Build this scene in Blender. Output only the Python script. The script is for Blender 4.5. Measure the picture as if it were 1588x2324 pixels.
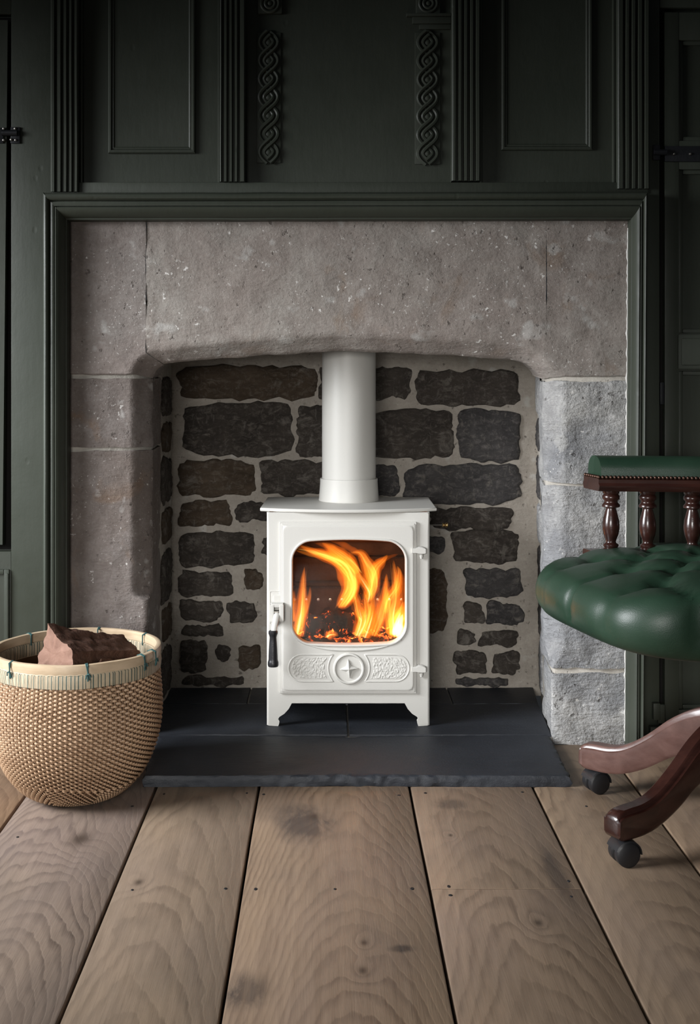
import bpy, bmesh, math, random
import numpy as np
from mathutils import Vector, Matrix, noise as mnoise

random.seed(7)
S = bpy.context.scene
for o in list(bpy.data.objects):
    bpy.data.objects.remove(o)
C = S.collection

# ------------------------------------------------------------------ camera, world, light, exposure
F, CX, CY, CH = 2650.0, 744.0, 849.0, 0.94          # focal length and principal point in pixels (1588 x 2324), camera height
cd = bpy.data.cameras.new('camera')
cam = bpy.data.objects.new('camera', cd); C.objects.link(cam)
cam.location = (0, 0, CH); cam.rotation_euler = (math.pi/2, 0, 0)
cd.sensor_fit = 'VERTICAL'; cd.sensor_height = 36.0
cd.lens = F/2324*36.0
cd.shift_x = (794-CX)/2324; cd.shift_y = -(1162-CY)/2324
cd.clip_start = 0.05
S.camera = cam

w = bpy.data.worlds.new('room_ambience'); S.world = w; w.use_nodes = True
bg = w.node_tree.nodes['Background']
bg.inputs[0].default_value = (0.86, 0.93, 1.0, 1); bg.inputs[1].default_value = 0.02

def area(name, loc, target, sx, sy, power, col, spread):
    l = bpy.data.lights.new(name, 'AREA'); l.shape = 'RECTANGLE'; l.size = sx; l.size_y = sy
    l.energy = power; l.color = col; l.spread = math.radians(spread)
    o = bpy.data.objects.new(name, l); C.objects.link(o); o.location = loc
    o.rotation_euler = (Vector(target)-Vector(loc)).to_track_quat('-Z', 'Y').to_euler()
    return o
area('window_light', (-2.15, 1.9, 1.30), (0.55, 2.72, 0.05), 1.1, 1.1, 29, (0.95, 0.97, 1.0), 76)
area('front_fill_light', (-0.7, -1.3, 1.05), (0.15, 3.1, 0.12), 1.4, 0.7, 5.2, (1.0, 0.985, 0.96), 38)  # added fill lamp behind the camera, lifts the recess and stove front

S.view_settings.view_transform = 'Standard'; S.view_settings.look = 'None'
S.view_settings.gamma = 1.0; S.view_settings.use_curve_mapping = False
S.view_settings.exposure = 0.0

# ------------------------------------------------------------------ helpers
def X(px, d): return (px-CX)*d/F
def Z(py, d): return CH-(py-CY)*d/F
def P(px, py, d): return (X(px, d), d, Z(py, d))

def link(o, parent=None):
    C.objects.link(o)
    if parent is not None:
        o.parent = parent
        if parent.type == 'EMPTY':
            o.matrix_parent_inverse = Matrix.Translation(-Vector(parent.location))
    return o
def tag(o, label=None, cat=None, group=None, kind=None):
    if label: o['label'] = label
    if cat: o['category'] = cat
    if group: o['group'] = group
    if kind: o['kind'] = kind
    return o
def thing(name, loc, label=None, cat=None, group=None, kind=None):
    o = bpy.data.objects.new(name, None); o.location = loc; C.objects.link(o)
    o.empty_display_size = 0.05
    return tag(o, label, cat, group, kind)

class MB:
    def __init__(s): s.v = []; s.f = []
    def add(s, v, f):
        n = len(s.v); s.v += [tuple(p) for p in v]; s.f += [tuple(i+n for i in q) for q in f]; return s
    def box(s, x0, x1, y0, y1, z0, z1, b=0.0):
        if b <= 0:
            v = [(x, y, z) for z in (z0, z1) for y in (y0, y1) for x in (x0, x1)]
            return s.add(v, [(0, 2, 3, 1), (4, 5, 7, 6), (0, 1, 5, 4), (2, 6, 7, 3), (0, 4, 6, 2), (1, 3, 7, 5)])
        bm = bmesh.new(); bmesh.ops.create_cube(bm, size=1)
        for q in bm.verts:
            q.co = Vector(((x0+x1)/2+q.co.x*(x1-x0), (y0+y1)/2+q.co.y*(y1-y0), (z0+z1)/2+q.co.z*(z1-z0)))
        bmesh.ops.bevel(bm, geom=bm.edges[:], offset=b, segments=2, profile=0.6, affect='EDGES')
        return s.bm(bm)
    def bm(s, bm):
        bm.verts.index_update()
        s.add([q.co[:] for q in bm.verts], [[q.index for q in f.verts] for f in bm.faces]); bm.free(); return s
    def grid(s, rows, closed=False):
        n = len(rows[0]); v = [p for r in rows for p in r]; f = []
        for i in range(len(rows)-1):
            for j in range(n if closed else n-1):
                k = (j+1) % n
                f.append((i*n+j, i*n+k, (i+1)*n+k, (i+1)*n+j))
        return s.add(v, f)
    def loft(s, rings, cap0=True, cap1=True):
        n0 = len(s.v); s.grid(rings, True); n = len(rings[0]); m = len(rings)
        if cap0: s.f.append(tuple(n0+j for j in range(n))[::-1])
        if cap1: s.f.append(tuple(n0+(m-1)*n+j for j in range(n)))
        return s
    def tube(s, path, rad, n=8, flat=1.0, caps=True, closed=False):
        P_ = [Vector(p) for p in path]; m = len(P_); rings = []; up = None
        for i in range(m):
            a = P_[i-1] if (i > 0 or closed) else P_[i]
            b = P_[(i+1) % m] if (i < m-1 or closed) else P_[i]
            t = (b-a)
            t = t.normalized() if t.length > 1e-9 else Vector((0, 0, 1))
            if up is None:
                up = Vector((0, 1, 0)) if abs(t.y) < 0.9 else Vector((1, 0, 0))
            e = (up-t*up.dot(t)); e = e.normalized() if e.length > 1e-6 else t.orthogonal().normalized()
            up = e; g = t.cross(e)
            r = rad[i] if hasattr(rad, '__len__') else rad
            rings.append([P_[i]+g*(r*math.cos(2*math.pi*k/n))+e*(r*flat*math.sin(2*math.pi*k/n)) for k in range(n)])
        if closed:
            rings.append(rings[0]); return s.loft(rings, False, False)
        return s.loft(rings, caps, caps)
    def lathe(s, prof, c, n=24, axis='z', cap=True):
        rings = []
        for r, h in prof:
            ring = []
            for k in range(n):
                a = 2*math.pi*k/n; p, q = r*math.cos(a), r*math.sin(a)
                ring.append({'z': (c[0]+p, c[1]+q, c[2]+h), 'y': (c[0]+q, c[1]+h, c[2]+p), 'x': (c[0]+h, c[1]+p, c[2]+q)}[axis])
            rings.append(ring)
        return s.loft(rings, cap, cap)
    def build(s, name, mat, parent=None, ang=35, smooth=True, merge=False, fix=True):
        me = bpy.data.meshes.new(name); me.from_pydata(s.v, [], s.f)
        if merge or fix:
            bm = bmesh.new(); bm.from_mesh(me)
            if merge: bmesh.ops.remove_doubles(bm, verts=bm.verts, dist=2e-5)
            if fix: bmesh.ops.recalc_face_normals(bm, faces=bm.faces)
            bm.to_mesh(me); bm.free()
        if smooth:
            me.polygons.foreach_set('use_smooth', [True]*len(me.polygons))
            if ang < 180: me.set_sharp_from_angle(angle=math.radians(ang))
        me.materials.append(mat)
        o = link(bpy.data.objects.new(name, me), parent)
        if mat.name.startswith('cream_enamel') and ang < 100: o.modifiers.new('weighted_normals', 'WEIGHTED_NORMAL').keep_sharp = True
        return o

def fbm(p, sc, oct=3, seed=0.0):
    q = Vector((p[0]*sc+seed, p[1]*sc+seed*1.7, p[2]*sc-seed*.6)); a = 1.0; t = 0
    for _ in range(oct):
        t += a*mnoise.noise(q); q = q*2.03; a *= .5
    return t
def roughen(o, amp, sc, oct=3, seed=0.0):
    me = o.data; nn = [v.normal.copy() for v in me.vertices]
    for v, n in zip(me.vertices, nn):
        v.co += n*(amp*fbm(v.co, sc, oct, seed))
    me.update()

def smooth_path(pts, n=8):
    out = []; m = len(pts); pts = [Vector(p) for p in pts]
    for i in range(m-1):
        a, b, c, d = pts[max(i-1, 0)], pts[i], pts[i+1], pts[min(i+2, m-1)]
        for k in range(n):
            t = k/n
            out.append(.5*((2*b)+(c-a)*t+(2*a-5*b+4*c-d)*t*t+(3*b-a-3*c+d)*t*t*t))
    out.append(pts[-1]); return out

# ------------------------------------------------------------------ materials
class NT:
    def __init__(s, name):
        s.m = bpy.data.materials.new(name); s.m.use_nodes = True; s.t = s.m.node_tree
        s.b = s.t.nodes['Principled BSDF']; s.out = s.t.nodes['Material Output']
        s.co = s.n('ShaderNodeTexCoord').outputs['Object']
    def n(s, t, **k):
        x = s.t.nodes.new(t)
        for a, v in k.items(): setattr(x, a, v)
        return x
    def c(s, sock, v):
        if isinstance(v, bpy.types.NodeSocket): s.t.links.new(v, sock)
        elif isinstance(v, (tuple, list)) and sock.type == 'RGBA' and len(v) == 3: sock.default_value = (*v, 1)
        else: sock.default_value = v
    def math(s, op, a, b=0.0, cl=False):
        x = s.n('ShaderNodeMath', operation=op, use_clamp=cl); s.c(x.inputs[0], a); s.c(x.inputs[1], b); return x.outputs[0]
    def map(s, vec, sc=(1, 1, 1), loc=(0, 0, 0), rot=(0, 0, 0)):
        x = s.n('ShaderNodeMapping'); s.c(x.inputs['Vector'], vec); x.inputs['Scale'].default_value = sc
        x.inputs['Location'].default_value = loc; x.inputs['Rotation'].default_value = rot; return x.outputs[0]
    def noise(s, vec, sc, det=4, rough=.55, dist=0.0):
        x = s.n('ShaderNodeTexNoise'); s.c(x.inputs['Vector'], vec); x.inputs['Scale'].default_value = sc
        x.inputs['Detail'].default_value = det; x.inputs['Roughness'].default_value = rough; x.inputs['Distortion'].default_value = dist
        return x.outputs['Fac']
    def vor(s, vec, sc, feat='F1', rnd=1.0):
        x = s.n('ShaderNodeTexVoronoi', feature=feat); s.c(x.inputs['Vector'], vec); x.inputs['Scale'].default_value = sc
        x.inputs['Randomness'].default_value = rnd; return x.outputs['Distance']
    def rng(s, v, a, b, lo=0.0, hi=1.0):
        x = s.n('ShaderNodeMapRange'); s.c(x.inputs[0], v); x.inputs[1].default_value = a; x.inputs[2].default_value = b
        x.inputs[3].default_value = lo; x.inputs[4].default_value = hi; return x.outputs[0]
    def mix(s, f, a, b, bt='MIX'):
        x = s.n('ShaderNodeMix', data_type='RGBA', blend_type=bt); s.c(x.inputs[0], f); s.c(x.inputs[6], a); s.c(x.inputs[7], b); return x.outputs[2]
    def bump(s, h, st=.5, dist=.002, prev=None):
        x = s.n('ShaderNodeBump'); x.inputs['Strength'].default_value = st; x.inputs['Distance'].default_value = dist
        s.c(x.inputs['Height'], h)
        if prev is not None: s.c(x.inputs['Normal'], prev)
        return x.outputs[0]
    def fin(s, col, rough=.6, normal=None, spec=.5, metal=0.0, coat=0.0, coat_r=.1):
        s.c(s.b.inputs['Base Color'], col); s.c(s.b.inputs['Roughness'], rough); s.b.inputs['Specular IOR Level'].default_value = spec
        s.b.inputs['Metallic'].default_value = metal; s.b.inputs['Coat Weight'].default_value = coat; s.b.inputs['Coat Roughness'].default_value = coat_r
        if normal is not None: s.c(s.b.inputs['Normal'], normal)
        return s.m

def m_green():
    t = NT('green_paint')
    n1 = t.noise(t.co, 3.0, 4); n2 = t.noise(t.map(t.co, (60, 60, 14)), 1, 4); n3 = t.noise(t.co, 9, 5, .65)
    col = t.mix(t.rng(n1, .3, .7), (.037, .044, .032), (.049, .056, .042))
    h = t.math('ADD', t.math('MULTIPLY', n2, .35), t.math('MULTIPLY', n3, .8))
    chip = t.rng(t.vor(t.map(t.co, (14, 14, 9)), 1.0), .03, .09)
    h = t.math('ADD', h, t.math('MULTIPLY', chip, .35))
    return t.fin(col, t.rng(n3, .3, .7, .42, .6), t.bump(h, .5, .0025), .4)
def m_stone(name, c1, c2, c3, speck=.5, bumpd=.006, sc=1.0, seed=0.0, stain=None):
    t = NT(name); co = t.map(t.co, (1, 1, 1), (seed, seed*.7, seed*1.3))
    big = t.noise(co, 4*sc, 4, .6, .4); mid = t.noise(co, 22*sc, 6, .65, .3); fine = t.noise(co, 130*sc, 4, .7)
    col = t.mix(t.rng(big, .35, .65), c1, c2)
    col = t.mix(t.rng(t.math('ADD', t.math('MULTIPLY', mid, .6), t.math('MULTIPLY', fine, .4)), .42, .62), t.mix(.5, col, c3), col)
    if stain:
        st = t.noise(co, 5.5, 4, .6, .8); col = t.mix(t.rng(st, .60, .72, 0, .5), col, stain)
    pale = t.rng(t.noise(t.map(co, (1, 1, 1), (4, 2, 9)), 13, 3, .5), .63, .70, 0, .5)
    col = t.mix(pale, col, (.50, .49, .465))
    sp = t.math('MULTIPLY', t.rng(t.noise(co, 70*sc, 3, .6), .65, .69), t.rng(t.noise(co, 7, 3), .46, .58))
    col = t.mix(t.math('MULTIPLY', sp, speck), col, (.82, .80, .76))
    sp2 = t.math('MULTIPLY', t.rng(t.noise(t.map(co, (1, 1, 1), (3, 7, 5)), 190*sc, 2, .6), .66, .70), t.rng(t.noise(t.map(co, (1, 1, 1), (2, 2, 8)), 10, 4), .45, .6))
    col = t.mix(t.math('MULTIPLY', sp2, speck*.8), col, (.78, .76, .72))
    pit = t.rng(t.noise(t.map(co, (1, 1, 1), (9, 1, 3)), 60*sc, 3, .6), .27, .36)
    col = t.mix(t.rng(pit, 0, 1, .6, 0), col, (.05, .04, .035))
    tool = t.noise(t.map(co, (26, 26, 110), (0, 0, 0), (0, .7, 0)), 1, 3, .6)
    h = t.math('ADD', t.math('MULTIPLY', mid, .9), t.math('MULTIPLY', fine, .30))
    h = t.math('ADD', h, t.math('MULTIPLY', t.rng(tool, .3, .7), .25))
    h = t.math('ADD', h, t.math('MULTIPLY', pit, .25))
    return t.fin(col, .9, t.bump(h, .8, bumpd), .2)
def m_rubble(name, c1, c2, c3, seed):
    t = NT(name); co = t.map(t.co, (1, 1, 1), (seed, seed, seed))
    a = t.noise(co, 9, 5, .6, .6); b = t.noise(t.map(co, (1, 1, 1.6), (0, 0, 0), (0, .6, 0)), 48, 8, .75, .8); f = t.noise(co, 140, 4, .7)
    col = t.mix(t.rng(a, .35, .65), c1, c2)
    col = t.mix(t.rng(b, .50, .66, 0, .85), col, c3); b2 = t.noise(t.map(co, (70, 70, 18), (1, 3, 7), (0, .8, 0)), 1, 4, .7, .5); col = t.mix(t.rng(b2, .60, .70, 0, .5), col, (.27, .245, .215))
    sm = t.noise(t.map(co, (1, 1, 1.3), (2, 6, 1)), 19, 6, .72, .8); col = t.mix(t.rng(sm, .55, .66, 0, .6), col, (.30, .27, .235))
    h = t.math('ADD', b, t.math('MULTIPLY', f, .25))
    return t.fin(col, .85, t.bump(t.math('ADD', h, t.math('MULTIPLY', b2, .3)), 1.0, .012), .25)
def m_plain(name, col, rough=.5, spec=.5, metal=0.0, bsc=0, bd=.001, coat=0.0, var=0.0):
    t = NT(name); c = col; nrm = None
    if var: c = t.mix(t.rng(t.noise(t.co, 18, 5, .6), .3, .7), tuple(x*(1-var) for x in col), tuple(x*(1+var) for x in col))
    if bsc: nrm = t.bump(t.noise(t.co, bsc, 3, .6), .6, bd)
    return t.fin(c, rough, nrm, spec, metal, coat)
def m_oak(name, c, k, b, amp, base, dark, knots=(), stains=(), seed=0.0, fr=30.0):
    t = NT(name); sx = t.n('ShaderNodeSeparateXYZ'); t.c(sx.inputs[0], t.co); x, y = sx.outputs[0], sx.outputs[1]
    so = t.map(t.co, (1, 1, 1), (seed, seed*1.3, 0))
    n1 = t.noise(t.map(so, (5, 1.6, 1)), 1, 3, .5, .3); n2 = t.noise(t.map(so, (34, 9, 1)), 1, 4, .6)
    dx = t.math('MULTIPLY', t.math('SUBTRACT', x, c), k)
    v = t.math('ADD', t.math('MULTIPLY', dx, dx), t.math('MULTIPLY', y, b))
    v = t.math('ADD', v, t.math('MULTIPLY', n1, amp*.36)); v = t.math('ADD', v, t.math('MULTIPLY', n2, .034))
    kd = None
    for kx, ky, r in knots:
        ax = t.math('SUBTRACT', x, kx); ay = t.math('MULTIPLY', t.math('SUBTRACT', y, ky), .6)
        g = t.math('DIVIDE', t.math('ADD', t.math('MULTIPLY', ax, ax), t.math('MULTIPLY', ay, ay)), -r*r)
        g = t.math('EXPONENT', g); v = t.math('ADD', v, t.math('MULTIPLY', g, .065))
        g2 = t.math('POWER', g, 14.0)
        kd = g2 if kd is None else t.math('MAXIMUM', kd, g2)
    ring = t.math('FRACT', t.math('MULTIPLY', v, fr))
    line = t.math('MULTIPLY', t.rng(ring, 0.0, .75, 0, 1), t.rng(ring, .85, 1.0, 1, 0))     # slow early wood, sharp late wood
    pores = t.noise(t.map(so, (420, 16, 1)), 1, 3, .7); fib = t.noise(t.map(so, (130, 5, 1)), 1, 4, .65)
    blot = t.noise(t.map(so, (5, 2.6, 1)), 1, 5, .62, .5)
    base = tuple(q*.90 for q in base); dark = tuple(q*.72 for q in dark)
    grn = t.rng(t.noise(t.map(so, (7, 2, 1), (5, 5, 0)), 1, 3), .35, .6, .25, 1.0)
    col = t.mix(t.math('MULTIPLY', t.math('MULTIPLY', t.rng(line, .50, 1.0), t.rng(fib, .25, .65, .22, .92)), grn), base, dark)
    col = t.mix(t.rng(pores, .55, .75, 0, .35), col, tuple(q*.55 for q in dark))
    col = t.mix(t.rng(blot, .42, .72, 0, .5), col, tuple(q*.52 for q in (base[0]*.95, base[1], base[2]*1.1)))
    col = t.mix(t.rng(t.noise(t.map(so, (2.2, 1.2, 1), (3, 8, 0)), 1, 3), .45, .7, 0, .4), col, (base[0]*.85, base[1]*.88, base[2]*1.12))
    for kx, ky, rx, ry, st in stains:
        ax = t.math('DIVIDE', t.math('SUBTRACT', x, kx), rx); ay = t.math('DIVIDE', t.math('SUBTRACT', y, ky), ry)
        g = t.math('EXPONENT', t.math('MULTIPLY', t.math('ADD', t.math('MULTIPLY', ax, ax), t.math('MULTIPLY', ay, ay)), -1.0))
        g = t.math('MULTIPLY', t.rng(t.math('MULTIPLY', g, t.rng(t.noise(t.map(so, (26, 9, 1)), 1, 5, .7, .6), .25, .75, .2, 1.6)), .12, .7), st)
        col = t.mix(g, col, (.035, .03, .03))
    if kd is not None: col = t.mix(t.math('MULTIPLY', kd, .85), col, (.03, .02, .015))
    stk = t.noise(t.map(so, (75, 2.2, 1), (1, 4, 0)), 1, 5, .7, .3); col = t.mix(t.rng(stk, .35, .68, 0, .42), col, dark); stk2 = t.noise(t.map(so, (22, 1.2, 1), (6, 1, 0)), 1, 4, .6, .4); col = t.mix(t.rng(stk2, .5, .7, 0, .3), col, tuple(q*1.25 for q in base))
    h = t.math('ADD', t.math('MULTIPLY', line, -.25), t.math('MULTIPLY', pores, -.5))
    h = t.math('ADD', h, t.math('MULTIPLY', blot, 1.0))
    return t.fin(col, t.rng(blot, .3, .7, .42, .60), t.bump(h, .35, .0016), .35)
def m_wood_axis(name, c1, c2, sc, rough=.5, coat=0.0, bd=.002, spec=.4):
    t = NT(name); a = t.noise(t.map(t.co, sc), 1, 5, .65, .4); b = t.noise(t.co, 14, 4)
    col = t.mix(t.rng(a, .3, .7), c1, c2); col = t.mix(t.rng(b, .4, .7, 0, .4), col, tuple(q*.6 for q in c1))
    return t.fin(col, rough, t.bump(a, .7, bd), spec, 0, coat, .12)
def m_slate():
    t = NT('slate'); a = t.noise(t.co, 5, 5, .6, .5); b = t.noise(t.map(t.co, (12, 40, 40)), 1, 6, .7); f = t.noise(t.co, 160, 3, .7)
    col = t.mix(t.rng(a, .3, .7), (.014, .0165, .022), (.026, .030, .038))
    col = t.mix(t.rng(b, .6, .8, 0, .35), col, (.075, .078, .082))
    return t.fin(col, t.rng(a, .3, .7, .5, .66), t.bump(t.math('ADD', b, t.math('MULTIPLY', f, .35)), .6, .003), .45)
def m_leather():
    t = NT('green_leather'); a = t.noise(t.co, 7, 4); v = t.vor(t.co, 520); wr = t.noise(t.map(t.co, (20, 20, 60)), 1, 5, .7, 1.0)
    col = t.mix(t.rng(a, .3, .7), (.013, .034, .020), (.021, .049, .029))
    col = t.mix(t.rng(wr, .66, .78, 0, .25), col, (.10, .15, .11))
    return t.fin(col, t.rng(a, .3, .7, .36, .48), t.bump(t.math('ADD', t.math('MULTIPLY', v, .35), wr), .25, .0012), .5)
def m_ember():
    t = NT('glowing_embers'); a = t.noise(t.co, 55, 4, .65, .6); b = t.noise(t.co, 22, 3)
    g = t.math('MULTIPLY', t.rng(a, .53, .68), t.rng(b, .42, .6))
    t.c(t.b.inputs['Emission Color'], t.mix(g, (.9, .06, .004), (1, .32, .05))); t.c(t.b.inputs['Emission Strength'], t.math('MULTIPLY', g, 4.5))
    return t.fin((.03, .022, .018), .9, t.bump(a, .8, .004), .2)
def m_flame(name, col, k):
    t = NT(name); t.t.nodes.remove(t.b)
    e = t.n('ShaderNodeEmission'); e.inputs[0].default_value = (*col, 1); e.inputs[1].default_value = k
    t.t.links.new(e.outputs[0], t.out.inputs['Volume']); return t.m
def m_glass():
    t = NT('stove_glass_clear'); t.t.nodes.remove(t.b)
    tr = t.n('ShaderNodeBsdfTransparent'); tr.inputs[0].default_value = (.97, .96, .94, 1)
    gl = t.n('ShaderNodeBsdfGlossy'); gl.inputs['Roughness'].default_value = .03
    mx = t.n('ShaderNodeMixShader'); mx.inputs[0].default_value = .035
    t.t.links.new(tr.outputs[0], mx.inputs[1]); t.t.links.new(gl.outputs[0], mx.inputs[2]); t.t.links.new(mx.outputs[0], t.out.inputs['Surface'])
    return t.m
def m_wicker():
    t = NT('woven_rattan'); a = t.noise(t.map(t.co, (9, 9, 30)), 1, 4); b = t.noise(t.co, 70, 3); c = t.noise(t.map(t.co, (300, 300, 60)), 1, 2)
    col = t.mix(t.rng(a, .3, .7), (.36, .23, .14), (.50, .34, .215)); col = t.mix(t.rng(b, .5, .75, 0, .5), col, (.30, .18, .10))
    return t.fin(col, .45, t.bump(c, .4, .0006), .4)
def m_enamel():
    t = NT('cream_enamel'); n = t.noise(t.co, 420, 3, .6)
    return t.fin((.585, .573, .535), .42, t.bump(n, .35, .0006), .45)
def m_hammer():
    t = NT('hammered_cream_enamel'); v = t.vor(t.co, 240, 'SMOOTH_F1')
    return t.fin((.585, .573, .535), .45, t.bump(v, 1.0, .004), .45)

GREEN = m_green()
LINTEL = m_stone('lintel_stone', (.30, .262, .235), (.335, .31, .28), (.19, .155, .135), .8, .005, 1, 2.0, (.22, .14, .085))
LINTEL_D = m_stone('shaded_lintel_stone', (.25, .215, .195), (.28, .255, .235), (.155, .125, .11), .8, .005, 1, 2.0, (.19, .125, .08))  # lintel stone darkened: shade on the left springer put into the colour
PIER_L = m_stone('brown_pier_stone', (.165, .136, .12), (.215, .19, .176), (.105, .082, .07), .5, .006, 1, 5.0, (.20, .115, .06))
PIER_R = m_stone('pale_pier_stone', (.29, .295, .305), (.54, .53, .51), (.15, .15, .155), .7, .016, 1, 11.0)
MORTAR = m_stone('lime_mortar', (.44, .41, .36), (.50, .47, .42), (.36, .33, .29), .2, .004, 1, 3.0)
SMOKED = m_stone('smoked_mortar', (.36, .325, .28), (.43, .39, .34), (.25, .22, .185), .15, .006, 1, 8.0)
RUB = [m_rubble('dark_rubble_stone', (.060, .050, .043), (.10, .084, .07), (.20, .175, .15), 1.0),
       m_rubble('brown_rubble_stone', (.085, .060, .040), (.13, .095, .066), (.20, .165, .13), 4.0),
       m_rubble('grey_rubble_stone', (.062, .058, .058), (.105, .098, .095), (.21, .19, .18), 7.0)]
SLATE = m_slate(); ENAMEL = m_enamel(); HAMMER = m_hammer(); GLASS = m_glass()
BLACK = m_plain('black_handle', (.018, .018, .02), .38, .5, 0, 260, .0006)
IRON = m_plain('black_iron', (.016, .017, .020), .5, .5, .4, 90, .001)
DARKGAP = m_plain('gap_shade_backing', (.012, .011, .010), .9, .2)  # near-black colour standing in for the shade deep inside gaps
STEEL = m_plain('worn_steel', (.35, .33, .30), .35, .5, 1.0)
BRASS = m_plain('brass', (.72, .50, .22), .25, .5, 1.0)
FIREBRICK = m_plain('firebrick', (.055, .034, .022), .9, .2, 0, 120, .003, 0, .35)
SOOT = m_plain('sooty_iron', (.03, .022, .016), .8, .3, 0, 150, .003, 0, .3)
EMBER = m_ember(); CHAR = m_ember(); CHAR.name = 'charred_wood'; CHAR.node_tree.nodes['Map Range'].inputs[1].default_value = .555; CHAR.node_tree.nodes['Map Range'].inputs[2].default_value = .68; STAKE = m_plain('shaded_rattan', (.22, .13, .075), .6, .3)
WICKER = m_wicker()
BAMBOO = m_wood_axis('split_bamboo', (.45, .335, .215), (.60, .47, .33), (9, 9, 55), .35, .2, .0008)
BAMBOO2 = m_wood_axis('bamboo_lath', (.44, .36, .25), (.58, .48, .34), (30, 30, 30), .45, 0, .001)
THREAD = m_plain('blue_green_thread', (.035, .085, .085), .8, .2)
BARK = m_wood_axis('log_bark', (.085, .042, .028), (.16, .085, .06), (6, 90, 90), .85, 0, .012, .2)
SPLIT = m_wood_axis('split_log_face', (.165, .088, .062), (.25, .145, .105), (26, 26, 26), .75, 0, .006, .25)
LEATHER = m_leather()
MAHOG = m_wood_axis('dark_mahogany', (.020, .0065, .005), (.048, .016, .011), (8, 30, 40), .3, .5, .0008, .5)
MAHOG2 = m_wood_axis('sheen_mahogany', (.085, .040, .032), (.14, .075, .062), (8, 30, 40), .38, .3, .0008, .5)  # lighter mahogany: grazing reflection on the far leg put into its colour
PLASTIC = m_plain('black_plastic', (.014, .014, .016), .42, .5)
STUD = m_plain('bronze_stud', (.10, .055, .04), .3, .5, .8)
PLATE = m_plain('register_plate', (.20, .185, .165), .8, .3, 0, 60, .002, 0, .2)

# ------------------------------------------------------------------ SETTING: floor planks
sub = MB().box(-1.9, 1.9, .25, 3.0, -.06, -.03).build('floor', DARKGAP); tag(sub, kind='structure')
gaps = [-1.42, -1.18, -.93, -.675, -.391, -.157, .186, .467, .700, .94, 1.20, 1.46]
oak_par = [
    dict(c=-1.3, k=2.2, b=.5, amp=.6), dict(c=-1.05, k=2.2, b=.5, amp=.6),
    dict(c=-.80, k=2.5, b=.4, amp=.5, base=(.36, .235, .145), dark=(.20, .12, .07)),
    dict(c=-.545, k=3.2, b=.62, amp=.85, base=(.305, .232, .180), dark=(.135, .098, .078), knots=[(-.50, 2.36, .075), (-.60, 2.0, .06)], seed=1.0),
    dict(c=-.29, k=2.6, b=.22, amp=.55, base=(.295, .218, .152), dark=(.175, .125, .085), knots=[(-.35, 2.16, .03)], seed=2.0),
    dict(c=.045, k=3.0, b=.42, amp=.38, base=(.305, .215, .142), dark=(.155, .10, .064), knots=[(.055, 1.84, .028), (-.03, 2.48, .045), (.06, 1.93, .02)],
         stains=[(-.045, 2.44, .055, .09, .8), (-.125, 1.78, .035, .05, .8), (-.09, 2.50, .05, .05, .4), (.12, 1.91, .02, .012, .8)], seed=3.0),
    dict(c=.33, k=2.4, b=.35, amp=.55, base=(.285, .203, .138), dark=(.165, .112, .074), knots=[(.25, 2.38, .016), (.36, 2.00, .03)], stains=[(.27, 2.55, .035, .03, .6), (.43, 2.2, .02, .12, .6)], seed=4.0),
    dict(c=.58, k=2.4, b=.35, amp=.5, base=(.285, .205, .138), dark=(.18, .125, .085), seed=5.0),
    dict(c=.84, k=2.4, b=.35, amp=.5, base=(.29, .205, .135), dark=(.18, .12, .08), seed=6.0),
    dict(c=1.05, k=2.4, b=.4, amp=.5, seed=7.0), dict(c=1.3, k=2.4, b=.4, amp=.5, seed=8.0)]
nail = MB().lathe([(.0001, .0006), (.0028, .0005), (.0032, 0), (.003, -.004)], (0, 0, 0), 10)
nail0 = None
def add_nail(plank, x, y):
    global nail0
    if nail0 is None:
        nail0 = nail.build('nail_head', IRON, plank); o = nail0
    else:
        o = nail0.copy(); C.objects.link(o); o.parent = plank
    o.location = (x, y, .0002); o.scale = (random.uniform(.8, 1.3), random.uniform(1.0, 1.9), 1)
def plank(x0, x1, y0, y1, mat, nails=()):
    g = .0026
    mb = MB(); n = 22
    x0 += g; x1 -= g
    prof = [(x0, -.028), (x0, -.004), (x0+.0012, -.0012), (x0+.004, 0), (x1-.004, 0), (x1-.0012, -.0012), (x1, -.004), (x1, -.028)]
    rings = []
    ys = [y0+.0002]+[y0+.0009+(y1-y0-.0018)*i/n for i in range(n+1)]+[y1-.0002]
    for i, y in enumerate(ys):
        wob = [.0012*mnoise.noise(Vector((y*2.3, x*9, 1))) for x, _ in prof]
        dz = -.0006 if i in (0, len(ys)-1) else 0
        rings.append([(x+(wob[j] if j in (0, 1, 2, 5, 6, 7) else 0), y, z+dz) for j, (x, z) in enumerate(prof)])
    mb.loft(rings)
    o = mb.build('plank', mat, sub)
    for nx, ny in nails: add_nail(o, nx, ny)
    return o
base0, dark0 = (.30, .215, .145), (.17, .115, .075)
for i in range(len(gaps)-1):
    q = dict(base=base0, dark=dark0); q.update(oak_par[i]); m = m_oak('oak_plank_%d' % i, **q)
    x0, x1 = gaps[i], gaps[i+1]
    in_px = lambda pts: [(X(a, CH*F/(b-CY)), CH*F/(b-CY)) for a, b in pts]
    if i == 6:
        plank(x0, x1, .3, 2.1315, m, in_px([(1022, 2032), (1296, 2035)]))
        plank(x0, x1, 2.1330, 2.962, m_oak('oak_plank_%db' % i, **{**q, 'seed': 14.0, 'c': .30}), in_px([(1018, 2012), (1290, 2000), (965, 1800), (1185, 1798)]))
    else:
        nl = {3: [(40, 1900), (300, 1830)], 4: [(512, 2017), (372, 1802), (560, 1800), (300, 2020)], 5: [(580, 2018), (760, 2018), (935, 2017), (598, 1803), (905, 1805)], 7: [(1330, 1830), (1440, 1838)]}.get(i, [])
        plank(x0, x1, .3, 2.962, m, in_px(nl))

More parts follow.
